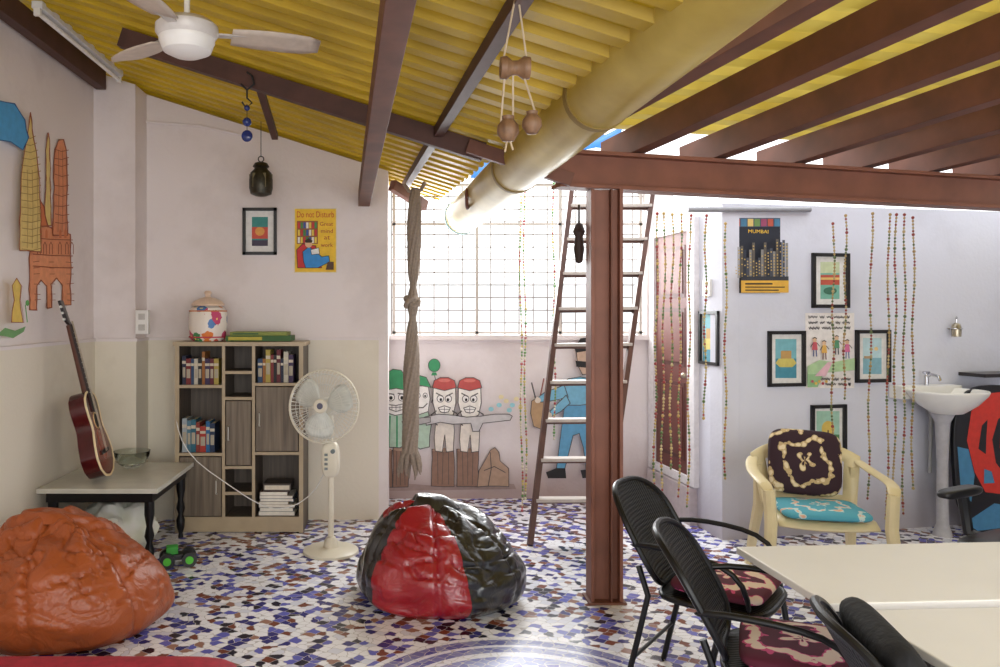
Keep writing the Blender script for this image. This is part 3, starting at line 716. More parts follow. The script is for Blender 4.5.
def strand(px,Y,py0,py1,cols,sway=0,lab='',seed=0,grp='hanging bead strands'):
    a=P(px,py0,Y);b=P(px+sway,py1,Y);mm=M();L_=(a-b).length;n=int(L_/.022);random.seed(seed)
    path=[a.lerp(b,i/12)+Vector((.008*math.sin(i*1.3+seed),0,0)) for i in range(13)]
    mm.tube(path,.003,C(160,140,100),4)
    for i in range(n):
        f=(i+.5)/n;k=f*12;j=min(int(k),11);p=path[j].lerp(path[j+1],k-j)
        c=cols[(i//3+random.randint(0,1))%len(cols)];mm.sph(p,.0082 if i%5 else .011,C(*c,.35),6,4)
    solo(mm,'bead_strand',lab,'beads',a,group=grp)
g1=[(100,150,80),(224,216,190),(180,80,80),(205,185,100)];g2=[(150,56,50),(190,160,90),(90,116,60),(196,176,120)];g3=[(166,138,84),(140,56,50),(180,160,110),(90,106,64)]
for i,(x,a,b) in enumerate([(520,172,512),(524,176,500),(553,182,440)]):strand(x,5.9,a,b,g1,2,'pale green and white bead strand hanging near the window',i)
for i,(x,a,b) in enumerate([(658,212,492),(665,212,505),(673,213,470),(681,213,498),(690,214,508),(706,214,420),(726,222,480)]):strand(x,5.15,a,b,g2,-4+i*.5,'red and gold bead strand hanging in front of the door',10+i)
for i,(x,a,b) in enumerate([(834,222,445),(846,214,400),(872,212,500),(889,213,520),(896,213,500),(905,213,515),(914,216,490)]):strand(x,5.1,a,b,g3,-2 if i!=2 else -4,'gold and maroon bead strand hanging before the bright wall',30+i)
# pulley ornament
hx=P(517,0,2.25);t=Thing('pulley_ornament','wooden pulley blocks on cords hanging from the roof','ornament',P(517,66,2.25))
WD_=woodmat('pulley_wood',rgb(96,68,46),rgb(144,108,76))
top=Vector((hx.x,2.25,roofz(hx.x)-.02))
def pul(c,w,nm):
    mm=M();mm.tube([c+Vector((-w,0,0)),c+Vector((-w*.6,0,0)),c+Vector((-w*.2,0,0)),c+Vector((w*.2,0,0)),c+Vector((w*.6,0,0)),c+Vector((w,0,0))],[w*.75,w*.8,w*.5,w*.5,w*.8,w*.75],WD_,18);t.part(mm,nm,world=True)
def pot(c,w):
    mm=M();mm.lathe([(0,-w*1.2),(w*.5,-w*1.1),(w*.95,-w*.4),(w*.9,.2*w),(w*.5,w*.7),(w*.55,w),(.2*w,w*1.1),(0,w*1.1)],c,WD_,18);t.part(mm,'pulley',world=True)
pul(P(515,68,2.25),.042,'pulley');pot(P(508,128,2.25),.034);pot(P(532,122,2.22),.03)
m=M();ST=C(190,170,140)
for a,b in((top,P(503,62,2.25)),(top,P(527,62,2.25)),(P(505,72,2.25),P(501,122,2.25)),(P(513,76,2.25),P(513,122,2.25)),(P(523,74,2.25),P(537,118,2.22)),(P(508,134,2.25),P(505,152,2.25)),(P(508,134,2.25),P(513,150,2.25))):m.cyl(a,b,.003,ST,6)
t.part(m,'cord',world=True)
t=Thing('blue_bead_charm','blue glass bead charm hanging on a dark hook from the rafter','ornament',P(247,118,4.15))
m=M();m.tube([P(247,72,4.15),P(252,76,4.15),P(254,84,4.15),P(247,90,4.15),P(241,84,4.15)],.006,K,8);m.tube([P(247,90,4.15),P(247,98,4.15),P(252,103,4.15),P(246,108,4.15),P(242,102,4.15)],.005,K,8);m.cyl(P(247,104,4.15),P(247,140,4.15),.002,K,5);t.part(m,'hook',world=True)
BG=mat('blue_glass',rgb(35,50,110),.12,var=.2)
for py,r,sc_ in((108,.016,(1,1,1)),(122,.024,(1,1,1)),(136,.03,(1,.5,1.05))):
    m=M();m.sph(P(247,py,4.15),r,BG,sc=sc_,n=20,k=12);t.part(m,'glass_bead',world=True)
t=Thing('hanging_lantern','small dark brass lantern hanging by a cord against the wall','lantern',P(261,180,5.6))
o=Vector((0,0,0));m=M();LM=mat('lantern_metal',rgb(60,56,44),.4,.5,var=.3,scale=30)
m.lathe([(0,-.12),(.04,-.115),(.075,-.10),(.085,-.06),(.085,.0),(.075,.05),(.05,.075),(.045,.085),(.06,.095),(.045,.12),(.015,.13),(0,.135)],o,LM,20)
for k in range(6):
    a=2*pi*k/6;m.box((.07*math.cos(a)-.012,.07*math.sin(a)-.012,-.06),(.07*math.cos(a)+.012,.07*math.sin(a)+.012,.04),C(110,100,70,.4,.5))
t.part(m,'lantern_body')
m=M();m.tube([(.02*math.cos(a),0,.15+.02*math.sin(a)) for a in [2*pi*i/14 for i in range(14)]],.004,LM,6,closed=True);m.cyl((0,0,.17),(0,0,.42),.003,K,5);t.part(m,'cord')
m=M();m.lathe([(0,-.2),(.02,-.19),(.03,-.12),(.022,-.05),(.035,-.02),(.02,.02),(.006,.03),(.006,.13),(0,.13)],P(579,228,4.35),C(50,36,30),14);solo(m,'hanging_tassel','dark brown tassel hanging beside the steel column','tassel',P(579,228,4.35))
def wallpipe():
    y=lambda px:WR.map(px,210)+WR.n*.02
    mm=M();a=y(727);b=y(808);mm.tube([a+Vector((-.28,-.0,0)),a+Vector((-.05,0,0)),a,b],.018,C(150,150,155,.4),10);solo(mm,'water_pipe','grey metal pipe running along the top of the wall','pipe',(a+b)/2)
wallpipe()
m=M();m.tube([WB.map(146,122)+Vector((0,-.01,0)),WB.map(200,126)+Vector((0,-.01,0)),WB.map(246,136)+Vector((0,-.01,0))],.01,W_UP,8);solo(m,'cable_conduit','thin plastered conduit running across the upper wall','conduit',WB.map(190,126))
def sbox(w,px,py,hw,hh,lab,d=.03):
    t=Thing('switch_box',lab,'switch',w.map(px,py),w.a);m=M();m.box((-hw,-d,-hh),(hw,0,hh),WHITE);t.part(m,'box_body',bevel=.004,smooth=False)
    for k in(-1,1):
        m=M();m.box((-hw*.5,-d-.006,k*hh*.45-hh*.25),(hw*.5,-d,k*hh*.45+hh*.25),C(190,186,180));t.part(m,'switch',smooth=False,bevel=.002)
Wp=Wall((-1.9,5.56,0),0)
sbox(Wp,144,322,.045,.085,'cream switch box on the pillar at ledge height',.05)
sbox(WD,710,288,.05,.06,'white switch plate on the plaster near the door')
# ================================================================= WALL ART
f=Flat('wall_painting','orange and yellow hand-painted city monuments on the plaster','painting',WL,45,230,off=.002)
OR=C(228,150,104);OR2=C(214,120,72);OL=C(158,80,48);YL=C(226,200,124)
random.seed(21)
def jit(pts,a=.7):
    out=[]
    P2=list(pts)+[pts[0]]
    for (x0_,y0_),(x1_,y1_) in zip(P2[:-1],P2[1:]):
        n_=max(1,int(math.hypot(x1_-x0_,y1_-y0_)/9))
        for i in range(n_):
            k=i/n_;out.append((x0_+(x1_-x0_)*k+random.uniform(-a,a),y0_+(y1_-y0_)*k+random.uniform(-a,a)))
    return out
def sk(pts,fill,ol,w=.9):
    p=jit(pts);f.poly(p,fill);f.line(p,w,ol,True);f.line(jit(pts,.9),.4,ol,True)
sk([(29,258),(31,228),(46,226),(70,235),(70,305),(62,305),(62,285),(56,278),(51,285),(51,308),(46,308),(46,286),(41,280),(36,286),(36,310),(29,310)],OR,OL)
sk([(52,235),(54,150),(58,140),(63,140),(66,150),(67,236)],OR,OL)
sk([(44,226),(45,150),(47,132),(49,150),(50,226)],YL,OL,.7)
sk([(30,228),(33,206),(38,200),(43,206),(46,226)],OR2,OL)
for y in(150,158,165,175,185,195,205,214,222):f.line([(53,y+random.uniform(-1,1)),(60,y+1.5),(67,y+random.uniform(-1,1))],.7,OL)
for x in (56,60,63.5):f.line([(x,150),(x+.6,190),(x-.4,232)],.4,OL)
for y in (240,256,268):f.line([(30,y-2),(50,y-.5),(70,y)],.9,OL)
for y in (262,268,274,284,294,300):f.line([(30,y),(36,y+random.uniform(-1,1))],.6,OL);f.line([(63,y),(70,y+random.uniform(-1,1))],.6,OL);f.line([(46,y),(51,y)],.5,OL)
for x in(34,40,46,55,62,67):
    f.line([(x-1.4,254),(x-1.4,245),(x,242),(x+1.4,245),(x+1.4,254)],.7,OL)
for x in(35,41,55,60):f.poly([(x-1.2,238),(x-1.2,231),(x,229),(x+1.2,231),(x+1.2,238)],OR2)
sk([(13,250),(14,190),(16,165),(20,140),(24,112),(28,140),(32,165),(34,190),(35,252)],YL,OL,.8)
for y in range(136,250,7):
    w_=min(10,(y-110)*.16+1);f.line([(24-w_,y+1),(24,y+2.5),(24+w_,y)],.7,C(170,136,66))
for x in (19,24,29):f.line([(x,170),(x+.8,210),(x,248)],.5,C(170,136,66))
sk([(-12,100),(6,104),(16,120),(20,138),(14,150),(2,142),(-12,140)],C(70,156,212),C(40,90,150))
sk([(3,285),(8,278),(12,286),(11,300),(14,322),(2,322),(5,300)],C(222,190,90),OL,.7)
f.poly(jit([(-14,335),(-4,328),(6,331),(16,326),(15,332),(4,338)]),C(110,160,100))
f.line([(18,322),(16,305)],1,C(90,160,80));f.ell(18,303,2,3,C(90,160,80))
f.done('painted_shapes')
def framed(w,x0,y0,x1,y1,label,art,fc=(22,20,22),matc=(228,226,222),bw=3,mw=6):
    f=Flat('framed_picture',label,'picture',w,(x0+x1)/2,(y0+y1)/2,off=.002)
    a,z1=f.uv(x0,y0);b,z0=f.uv(x1,y1);q=bw*abs(b-a)/(x1-x0);m=M();d=.02;fm=C(*fc,.35)
    m.box((a,-d,z0),(a+q,0,z1),fm);m.box((b-q,-d,z0),(b,0,z1),fm);m.box((a,-d,z0),(b,0,z0+q),fm);m.box((a,-d,z1-q),(b,0,z1),fm)
    f.t.part(m,'frame',smooth=False)
    f.lay=2;f.rect(x0+bw,y0+bw,x1-bw,y1-bw,C(*matc));g=(x0+mw,y0+mw,x1-mw,y1-mw)
    art(f,*g);f.done('artwork')
def art1(f,a,b,c,d):
    f.rect(a,b,c,d,C(60,140,134));f.rect(a,b+(d-b)*.35,c,b+(d-b)*.75,C(206,84,66));f.ell((a+c)/2,b+(d-b)*.5,(c-a)*.3,(d-b)*.15,C(225,160,80));f.rect(a,b+(d-b)*.8,c,d,C(70,60,80))
def art2(f,a,b,c,d):
    f.rect(a,b,c,d,C(120,180,190));f.rect(a,b+(d-b)*.5,c,d,C(70,140,160));f.blob([(a,b+(d-b)*.62),(a+(c-a)*.15,b+(d-b)*.5),(c-(c-a)*.15,b+(d-b)*.5),(c,b+(d-b)*.62),(c-(c-a)*.2,b+(d-b)*.72),(a+(c-a)*.2,b+(d-b)*.72)],C(205,190,100));f.rect(a+(c-a)*.25,b+(d-b)*.3,c-(c-a)*.25,b+(d-b)*.5,C(190,150,90))
def art3(f,a,b,c,d):
    f.rect(a,b,c,d,C(120,180,160));f.rect(a,b,c,b+(d-b)*.3,C(200,210,170));f.rect(a,b+(d-b)*.35,c,b+(d-b)*.62,C(190,84,66));f.rect(a,b+(d-b)*.42,c,b+(d-b)*.48,C(225,190,110));f.ell((a+c)/2,b+(d-b)*.78,(c-a)*.35,(d-b)*.1,C(60,110,90))
def art4(f,a,b,c,d):
    f.rect(a,b,c,d,C(160,200,180));f.rect(a,b+(d-b)*.6,c,d,C(80,130,80));f.ell((a+c)/2,b+(d-b)*.45,(c-a)*.28,(d-b)*.2,C(215,185,90));f.line([((a+c)/2,b+(d-b)*.5),((a+c)/2,d-2)],1.5,C(90,70,50))
def art5(f,a,b,c,d):
    f.rect(a,b,c,d,C(186,214,220));f.rect(a,b+(d-b)*.55,c,d,C(130,176,190));f.rect(a+1,b+(d-b)*.5,a+(c-a)*.5,b+(d-b)*.57,C(180,150,110));f.ell(c-(c-a)*.3,b+(d-b)*.3,2,2,C(230,200,140))
framed(WB,243,208,277,255,'black framed picture with red and teal artwork on lilac wall',art1,mw=9)
framed(WR,767,331,804,386,'black framed boat picture in blue and yellow on wall',art2,mw=8)
framed(WR,811,253,848,308,'black framed picture with red and green bands on wall',art3,mw=9)
framed(WR,854.5,330,889,382,'black framed pale blue seascape picture on wall',art5,mw=8)
framed(WR,810,405,845,456,'black framed green picture hanging lowest on the wall',art4,mw=6)
framed(WD,701,311,720,366,'blue tinted framed picture on the side wall by the corner',art2,mw=2.5,bw=1.5)
f=Flat('poster','yellow poster with red lettering and a reader in an armchair','poster',WB,315,240,off=.002)
YP=C(240,196,50);f.rect(294,208,337,273,C(225,215,190));f.rect(295,209,336,272,YP)
f.text('Do not Disturb',297,211.5,334,217.5,C(200,40,30))
f.text('Great',320,222,333,226,C(170,40,40));f.text('mind',321,229,333,233,C(170,40,40));f.text('at',324,236,330,239.5,C(170,40,40));f.text('work',321,243,333,247,C(170,40,40))
f.rect(297,221,318,244,C(150,90,50))
for r_ in range(3):
    for k in range(7):f.rect(298+k*2.8,222.5+r_*7.4,300.2+k*2.8,228.5+r_*7.4,C(*[(200,60,60),(60,90,160),(230,200,80),(70,140,80),(230,225,215)][(k*3+r_*2)%5]))
f.blob([(298,268),(297,250),(303,244),(316,246),(318,258),(322,268)],C(200,50,50),K,.6)
f.blob([(304,262),(303,252),(309,247),(315,251),(322,257),(329,256),(330,262),(318,268),(306,268)],C(50,140,210),K,.6)
f.ell(309,244,3.6,4,C(225,180,140));f.blob([(305,241),(309,238.5),(313,241),(312,243),(306,243)],C(60,40,30))
f.blob([(311,250),(319,248),(320,254),(312,255)],C(235,235,230),K,.5)
f.blob([(328,262),(334,262),(334,270),(326,270)],C(90,60,40));f.done()
f=Flat('poster','dark travel poster with city silhouette and yellow lettering','poster',WR,756,256,off=.002)
f.rect(733,218,780,293,C(30,34,46));f.rect(733,218,780,227,C(70,84,104));f.text('MUMBAI',748,229.5,768,233.5,C(235,190,60))
random.seed(3)
for k in range(7):f.rect(734+k*6.6,219,739.6+k*6.6,226.4,C(*[(180,84,66),(70,120,150),(214,184,110),(110,140,80),(150,70,100)][k%5]))
for k in range(18):
    a=734+k*2.55;h_=random.randint(16,40);cl=[(76,80,92),(136,134,132),(96,88,80),(50,54,66)][k%4]
    f.rect(a,278-h_,a+2.6,278,C(*cl))
    for yy in range(278-h_+3,277,3):
        if random.random()<.7:f.rect(a+.6,yy,a+1.8,yy+1.2,C(206,176,100))
f.rect(733,277,780,281,C(50,52,60))
f.rect(733,281,780,293,C(222,172,66));f.rect(737,283.5,764,285,K);f.rect(737,287,776,288,K);f.rect(737,290,770,291,K)
f.done()
f=Flat('paper_drawing','white paper sheet with black handwriting and small painted figures','drawing',WR,829,350,off=.002)
f.rect(805,313,854,388,C(234,228,224));random.seed(11)
PK=C(60,56,60)
def scrib(y,x0_=808,x1_=849):
    x=x0_
    while x<x1_-1:
        n_=random.randint(3,7);w_=min(n_*1.5,x1_-x);pp=[(x+w_*i/(n_*2),y+(1.3 if i%2 else -1.1)*random.uniform(.5,1.3)) for i in range(n_*2+1)];f.line(pp,.55,PK);x+=w_+2.4
for y in(317,322.5,328):scrib(y)
scrib(379,820,849);scrib(384,824,849)
f.poly([(806,366),(818,360),(832,362),(853,358),(853,370),(806,374)],C(176,206,158))
f.poly([(806,374),(822,373),(816,387),(806,387)],C(150,190,140))
f.poly([(826,362),(831,362),(824,376),(813,376)],C(228,184,194))
for x,y,c1,c2 in((813,344,(200,90,100),(70,90,140)),(822,347,(230,180,90),(120,70,60)),(834,342,(90,150,110),(60,60,70)),(844,346,(210,110,150),(90,110,160))):
    f.ell(x,y-4,2,2.3,C(222,184,150));f.line([(x-1.8,y-5.6),(x,y-6.6),(x+1.8,y-5.6)],.9,PK);f.poly([(x-2,y-2),(x+2,y-2),(x+2.8,y+6),(x-2.8,y+6)],C(*c1));f.line([(x-1.2,y+6),(x-1.4,y+12)],1.1,C(*c2));f.line([(x+1.2,y+6),(x+1.6,y+12)],1.1,C(*c2));f.line([(x-2,y-1),(x-4.4,y+3)],.7,PK);f.line([(x+2,y-1),(x+4.4,y+2)],.7,PK)
for k in range(5):f.ell(809+k*3.4,381+(k%2)*2,1.4,1.4,C(*[(190,80,96),(230,190,90),(224,184,90)][k%3]))
f.done()
f=Flat('wall_mural','faint painted cartoon cups, stumps and a blue-clad man on wall','mural',WM,480,420,off=.003)
KO=C(84,78,78)
GN=C(60,150,100);GN2=C(184,208,188);TN=C(242,236,228);RD=C(190,80,76);DR=C(150,116,98);WHT=C(244,240,236)
def drum(a,b,y0,y1):
    p=jit([(a,y0),(b,y0+.8),(b+.5,y1),(a-.5,y1)],.5);f.poly(p,DR);f.line(p,.7,KO,True);f.ell((a+b)/2,y0+.8,(b-a)/2,2,C(184,152,130),12)
    for k in(.25,.5,.75):f.line([(a+(b-a)*k,y0+3),(a+(b-a)*k+random.uniform(-1,1),y1-2)],.5,KO)
f.poly([(376,486),(400,483),(440,486),(480,482),(514,484),(516,489),(376,491)],C(164,142,136))
drum(376,392,449,487);drum(393,408,448,487);drum(432,454,449,486);drum(457,478,449,486)
p=jit([(477,486),(479,470),(485,458),(490,450),(495,447),(499,452),(500,461),(509,468),(508,486)],.6);f.poly(p,C(178,148,126));f.line(p,.7,KO,True)
f.line([(484,470),(494,466),(505,472)],.8,KO);f.line([(490,452),(491,468),(488,485)],.8,KO)
p=jit([(378,440),(378,424),(381,413),(388,410),(402,411),(410,413),(413,424),(412,440),(400,447),(386,447)],.4);f.poly(p,GN2);f.line(p,.9,KO,True)
for q in((383,416,383,444),(390,416,389,446),(397,416,397,446),(404,416,405,445)):f.line([(q[0],q[1]),(q[2],q[3])],1.6,GN)
f.blob([(383,388),(396,387),(409,389),(409,404),(406,413),(395,415),(386,412),(383,403)],WHT,KO,.8)
f.blob([(379,391),(382,380),(386,373),(393,369),(401,370),(406,376),(409,386),(412,391),(396,388)],GN,KO,.8)
for x in(391,402):
    f.ell(x,397,4,4,KO);f.ell(x,397,3.3,3.3,WHT);f.line([(x-4,393),(x+3,394)],1.1,KO);f.ell(x,397.5,1.6,1.9,K)
f.blob([(387,404),(396,405),(405,403),(403,409),(396,411),(390,409)],WHT,KO,.8);f.line([(389,407),(404,406.5)],.6,KO)
for x in(392,396,400):f.line([(x,405),(x,410)],.5,KO)
f.line([(380,418),(374,428),(378,438)],1.2,KO)
p=jit([(413,444),(412,425),(415,413),(428,411),(431,424),(429,446),(420,448)],.4);f.poly(p,GN2);f.line(p,.9,KO,True)
f.blob([(413,386),(428,385),(430,398),(428,411),(419,414),(413,410),(412,398)],WHT,KO,.8)
f.blob([(410,388),(413,379),(419,375),(426,377),(431,387),(420,385)],GN,KO,.8)
f.ell(418,395,2.4,2.8,KO);f.ell(425,395,2.4,2.8,KO);f.ell(418,395,1.8,2.2,WHT);f.ell(425,395,1.8,2.2,WHT);f.ell(418,395.5,1,1.2,K);f.ell(425,395.5,1,1.2,K);f.line([(416,404),(419,407),(423,407),(427,403)],1,KO)
f.line([(434,373),(437,388),(431,402)],.7,KO);f.ell(434,365,6.2,6.8,KO);f.ell(434,365,5.6,6.2,GN);f.blob([(432,372),(436,372),(437,375),(431,375)],GN)
for a in(433,458):
    f.blob([(a+3,416),(a+12,418),(a+20,416),(a+21,430),(a+20,450),(a+13,451),(a+11.5,434),(a+9,451),(a+2,450),(a+1,438),(a+2,426)],C(230,220,208),KO,.7)
    f.blob([(a,386),(a+22,386),(a+22.5,402),(a+20,414),(a+12,418),(a+3,415),(a-.5,402)],TN,KO,.9);f.blob([(a-1,387),(a+1,380),(a+7,377),(a+15,377),(a+21,380),(a+23,387),(a+11,390)],RD,KO,.8);f.ell(a+11,380,6,1.6,C(214,120,110))
    f.ell(a+7,398,3.6,3.8,KO);f.ell(a+15,398,3.6,3.8,KO);f.ell(a+7,398,2.9,3.1,WHT);f.ell(a+15,398,2.9,3.1,WHT);f.ell(a+7.5,399,1.3,1.6,K);f.ell(a+14.5,399,1.3,1.6,K);f.line([(a+3,392.5),(a+9,395.5)],1.1,KO);f.line([(a+19,392.5),(a+13,395.5)],1.1,KO)
    f.blob([(a+5,407),(a+11,405),(a+17,407),(a+15,411),(a+11,412),(a+7,411)],WHT,KO,.8);f.line([(a+11,406),(a+11,411.5)],.5,KO);f.line([(a+6,408.5),(a+16,408.5)],.5,KO)
    f.line([(a+3,410),(a-2,414),(a-3,419),(a+4,424)],1.2,KO);f.line([(a+19,410),(a+24,413),(a+25,417),(a+18,423)],1.2,KO)
f.blob([(424,416),(438,413),(452,414),(466,416),(480,415),(494,413),(508,413),(511,415),(509,419),(482,422),(478,430),(472,430),(470,422),(452,423),(440,421),(426,424)],C(200,196,196),KO,.8)
f.blob([(402,420),(416,417),(430,416),(430,421),(404,427)],C(176,172,172),KO,.7)
for k,(x,y) in enumerate([(498,404),(505,400),(511,404),(500,396),(508,409),(515,398),(490,408),(519,406)]):f.ell(x,y,2.6,2.2,[C(150,204,212),C(226,212,166)][k%2])
f.blob([(530,400),(537,396),(545,397),(547,408),(546,420),(540,428),(532,425),(529,412)],C(184,150,112),KO,.8);f.line([(538,398),(542,378)],1.4,C(150,90,80));f.line([(534,398),(530,382)],1.4,KO)
MB_=C(96,160,198);MS=C(120,180,208)
f.blob([(563,400),(588,398),(592,415),(593,432),(592,470),(584,470),(581,446),(577,432),(571,434),(567,450),(562,470),(554,470),(559,430)],MB_,KO,.8)
f.blob([(558,384),(566,378),(578,376),(594,379),(597,388),(595,402),(578,404),(562,404),(558,396)],MS,KO,.8)
f.blob([(562,384),(552,388),(543,391),(537,396),(539,401),(548,400),(558,398),(566,396)],MS,KO,.8);f.blob([(564,394),(556,402),(548,410),(550,415),(559,410),(568,402)],MS,KO,.8)
f.ell(536,399,3,3,C(222,208,192));f.ell(547,414,3,3,C(222,208,192))
f.blob([(574,350),(580,344),(592,344),(596,356),(592,372),(580,374),(575,364)],C(196,166,144),KO,.8);f.blob([(572,348),(578,338),(592,336),(600,346),(598,356),(586,350),(574,352)],K);f.blob([(573,360),(596,362),(594,368),(574,366)],K)
f.blob([(544,470),(554,466),(563,466),(564,476),(546,476)],K);f.blob([(578,468),(594,466),(596,474),(580,476)],K)
f.done('painted_shapes')
# ================================================================= SINK
sc_=WR.map(918,400);t=Thing('wash_basin','white ceramic pedestal wash basin against the wall','sink',(sc_.x,sc_.y,0),WR.a)
CH=C(200,200,205,.15,.95)
zr=1.0;m=M();m.lathe([(.0,-.15),(.1,-.148),(.19,-.09),(.255,-.02),(.265,0),(.26,.012),(.235,.008),(.2,-.04),(.12,-.09),(0,-.1)],(0,-.24,zr),WHITE,36,sy=.82);m.box((-.25,-.12,zr-.06),(.25,-.005,zr+.03),WHITE)
t.part(m,'basin',bevel=.004)
m=M();m.lathe([(0,0),(.06,0),(.055,.03),(.038,.08),(.034,.5),(.045,.78),(.08,.86),(0,.86)],(0,-.2,0),C(176,174,178),20);t.part(m,'pedestal')
m=M();m.cyl((.0,-.07,zr+.03),(.0,-.07,zr+.1),.016,CH);m.tube([(0,-.07,zr+.09),(0,-.11,zr+.11),(0,-.17,zr+.1),(0,-.185,zr+.07)],.011,CH,10);m.tube([(-.025,-.07,zr+.12),(.025,-.07,zr+.12)],.01,CH);m.cyl((0,-.07,zr+.1),(0,-.07,zr+.125),.008,CH);t.part(m,'tap')
m=M();m.tube([(.05,-.02,zr-.05),(.06,-.05,zr-.2),(.06,-.04,.4)],.012,C(170,170,170),8);t.part(m,'waste_pipe')
p=WR.map(949,327);t=Thing('soap_dispenser','chrome wall soap dispenser bottle in a ring holder','dispenser',p,WR.a)
m=M();m.lathe([(0,-.07),(.03,-.068),(.033,-.01),(.025,.02),(.012,.03),(0,.03)],(0,-.06,0),C(170,160,140,.2,.6),20);t.part(m,'bottle')
m=M();m.tube([(.036*math.cos(a),-.06+.036*math.sin(a),-.01) for a in [2*pi*i/20 for i in range(20)]],.004,CH,6,closed=True);m.cyl((0,-.026,-.01),(0,0,-.01),.008,CH);m.cyl((-.055,-.04,-.01),(.05,-.04,-.01),.006,CH);t.part(m,'holder')
m=M();m.cyl((0,-.06,.03),(0,-.06,.07),.006,CH);m.tube([(0,-.06,.07),(-.02,-.08,.072),(-.035,-.095,.064)],.006,CH,8);t.part(m,'pump')
def uR(px,d,z):
    q=WR.map(px,312)+WR.n*d;return Vector((q.x,q.y,z))
m=M();a=uR(957,.04,1.09);m.prism([uR(957,.01,1.09),uR(957,.22,1.09),uR(957,.22,1.09)+WR.u*.5,uR(957,.01,1.09)+WR.u*.5],(0,0,.025),C(40,34,34,.3))
solo(m,'wall_shelf','dark stone slab shelf fixed beside the wash basin','shelf',a,smooth=False,bevel=.003)
bp_=P(1002,540,5.42);bp_.z=0.0
t=Thing('painted_board','black and blue rounded board with bold angular red painted shape','board',bp_,rot=(-.06,0,WR.a))
def ov(sc,x0=0,z0=0,ww=.36,hh=1.04,e=.7):
    pts=[]
    for i in range(40):
        a=2*pi*i/40;pts.append((x0+ww*sc*math.copysign(abs(math.cos(a))**e,math.cos(a)),z0+hh/2+hh/2*sc*math.copysign(abs(math.sin(a))**e,math.sin(a))))
    return pts
m=M();m.prism([(x,0,z) for x,z in ov(1)],(0,.03,0),C(24,24,28,.3));t.part(m,'board_body',bevel=.004,smooth=False)
m=M()
def fl(pts,c,l):m.add([(x,-.001*l,z) for x,z in pts],[list(range(len(pts)))],C(*c,.3))
RE=(206,54,40);BU=(70,130,170)
fl([(-.32,.30),(-.33,.62),(-.24,.60),(-.20,.42),(-.24,.24)],BU,1);fl([(-.30,.1),(-.05,.22),(.28,.16),(.26,.06),(-.2,.04)],BU,1);fl([(.06,.9),(.28,.92),(.32,.7),(.2,.66),(.16,.8)],BU,1)
fl([(-.20,.44),(-.25,.66),(-.20,.86),(-.08,.98),(.08,.99),(.12,.86),(.02,.80),(-.04,.66),(-.02,.50),(.06,.40),(.02,.28),(-.12,.30)],RE,2)
fl([(.04,.74),(.16,.80),(.24,.66),(.16,.58),(.22,.46),(.14,.34),(.08,.44),(.1,.56),(.02,.60)],RE,2)
fl([(-.16,.60),(-.12,.76),(-.07,.80),(-.09,.66),(-.1,.56)],(24,24,28),3);fl([(-.13,.36),(-.12,.46),(-.06,.44),(-.04,.36)],BU,3)
t.part(m,'painted_design',smooth=False)
# ================================================================= CHAIRS
pc=Vector((2.36,4.42,0));t=Thing('plastic_armchair','cream moulded plastic armchair with cushions by the table','chair',pc,-.22)
m=M();rows=[]
for i in range(9):
    y=-.23+.46*i/8;rows.append([(x*(.25-.02*i/8),y,.42-.02*math.cos(x*1.4)-.015*i/8+(.0 if i>0 else -.03)) for x in [k/4 for k in range(-4,5)]])
m.grid(rows,CREAM);t.part(m,'seat',solid=.012)
m=M();rows=[]
for i in range(10):
    v=i/9;row=[]
    for k in range(-8,9):
        u=k/8;row.append((u*(.25+.05*v),.23+.09*v-.09*u*u,.40+(.37-.07*abs(u)**3)*v))
    rows.append(row)
nc=17;vs=[p for r in rows for p in r];fs=[]
for i in range(9):
    for j in range(16):
        if 2<=i<=6 and j in(2,5,8,10,13) :continue
        fs.append((i*nc+j,i*nc+j+1,(i+1)*nc+j+1,(i+1)*nc+j))
m.add(vs,fs,CREAM);t.part(m,'backrest',solid=.014)
for sx in(-1,1):
    m=M();m.tube([(sx*.28,.25,.68),(sx*.31,.18,.65),(sx*.33,.05,.63),(sx*.335,-.12,.625),(sx*.32,-.22,.61),(sx*.305,-.25,.57)],.034,CREAM,12,flat=.4);t.part(m,'armrest',sub=1)
    m=M();m.tube([(sx*.305,-.245,.58),(sx*.295,-.25,.4),(sx*.31,-.28,.2),(sx*.33,-.31,0)],[.032,.034,.03,.024],CREAM,8);t.part(m,'leg')
    m=M();m.tube([(sx*.26,.22,.64),(sx*.25,.24,.4),(sx*.27,.3,.2),(sx*.29,.34,0)],[.026,.034,.03,.024],CREAM,8);t.part(m,'leg')
fl1=floral('cushion_black_gold',rgb(48,24,34),rgb(190,164,118),rgb(222,204,166),k=4,rs=62,thr=-.2,wob=.10)
fl2=floral('cushion_teal',rgb(80,160,180),rgb(190,210,205),rgb(222,170,140),k=7,rs=60,thr=-.2,axes=('X','Y'),wob=.05)
fl3=floral('cushion_maroon_pink',rgb(92,28,50),rgb(212,80,130),rgb(238,216,196),k=5,rs=55,thr=-.8,axes=('X','Y'),wob=.09)
m=M();m.sell((0,0,0),(.2,.19,.05),fl1,.6,.4,R=Matrix.Rotation(pi/2,3,'X'))
o=m.obj('throw_cushion',label='dark maroon cushion with cream floral medallion on armchair',category='cushion');o.location=pc+Euler((0,0,-.22)).to_matrix()@Vector((-.02,.16,.668));o.rotation_euler=(-.24,.06,-.22)
m=M();m.sell((0,0,0),(.225,.2,.03),fl2,.5,.3)
o=m.obj('seat_cushion',label='teal patterned seat cushion lying on the cream armchair',category='cushion');o.location=pc+Euler((0,0,-.22)).to_matrix()@Vector((0,-.06,.447));o.rotation_euler=(0,0,-.22)
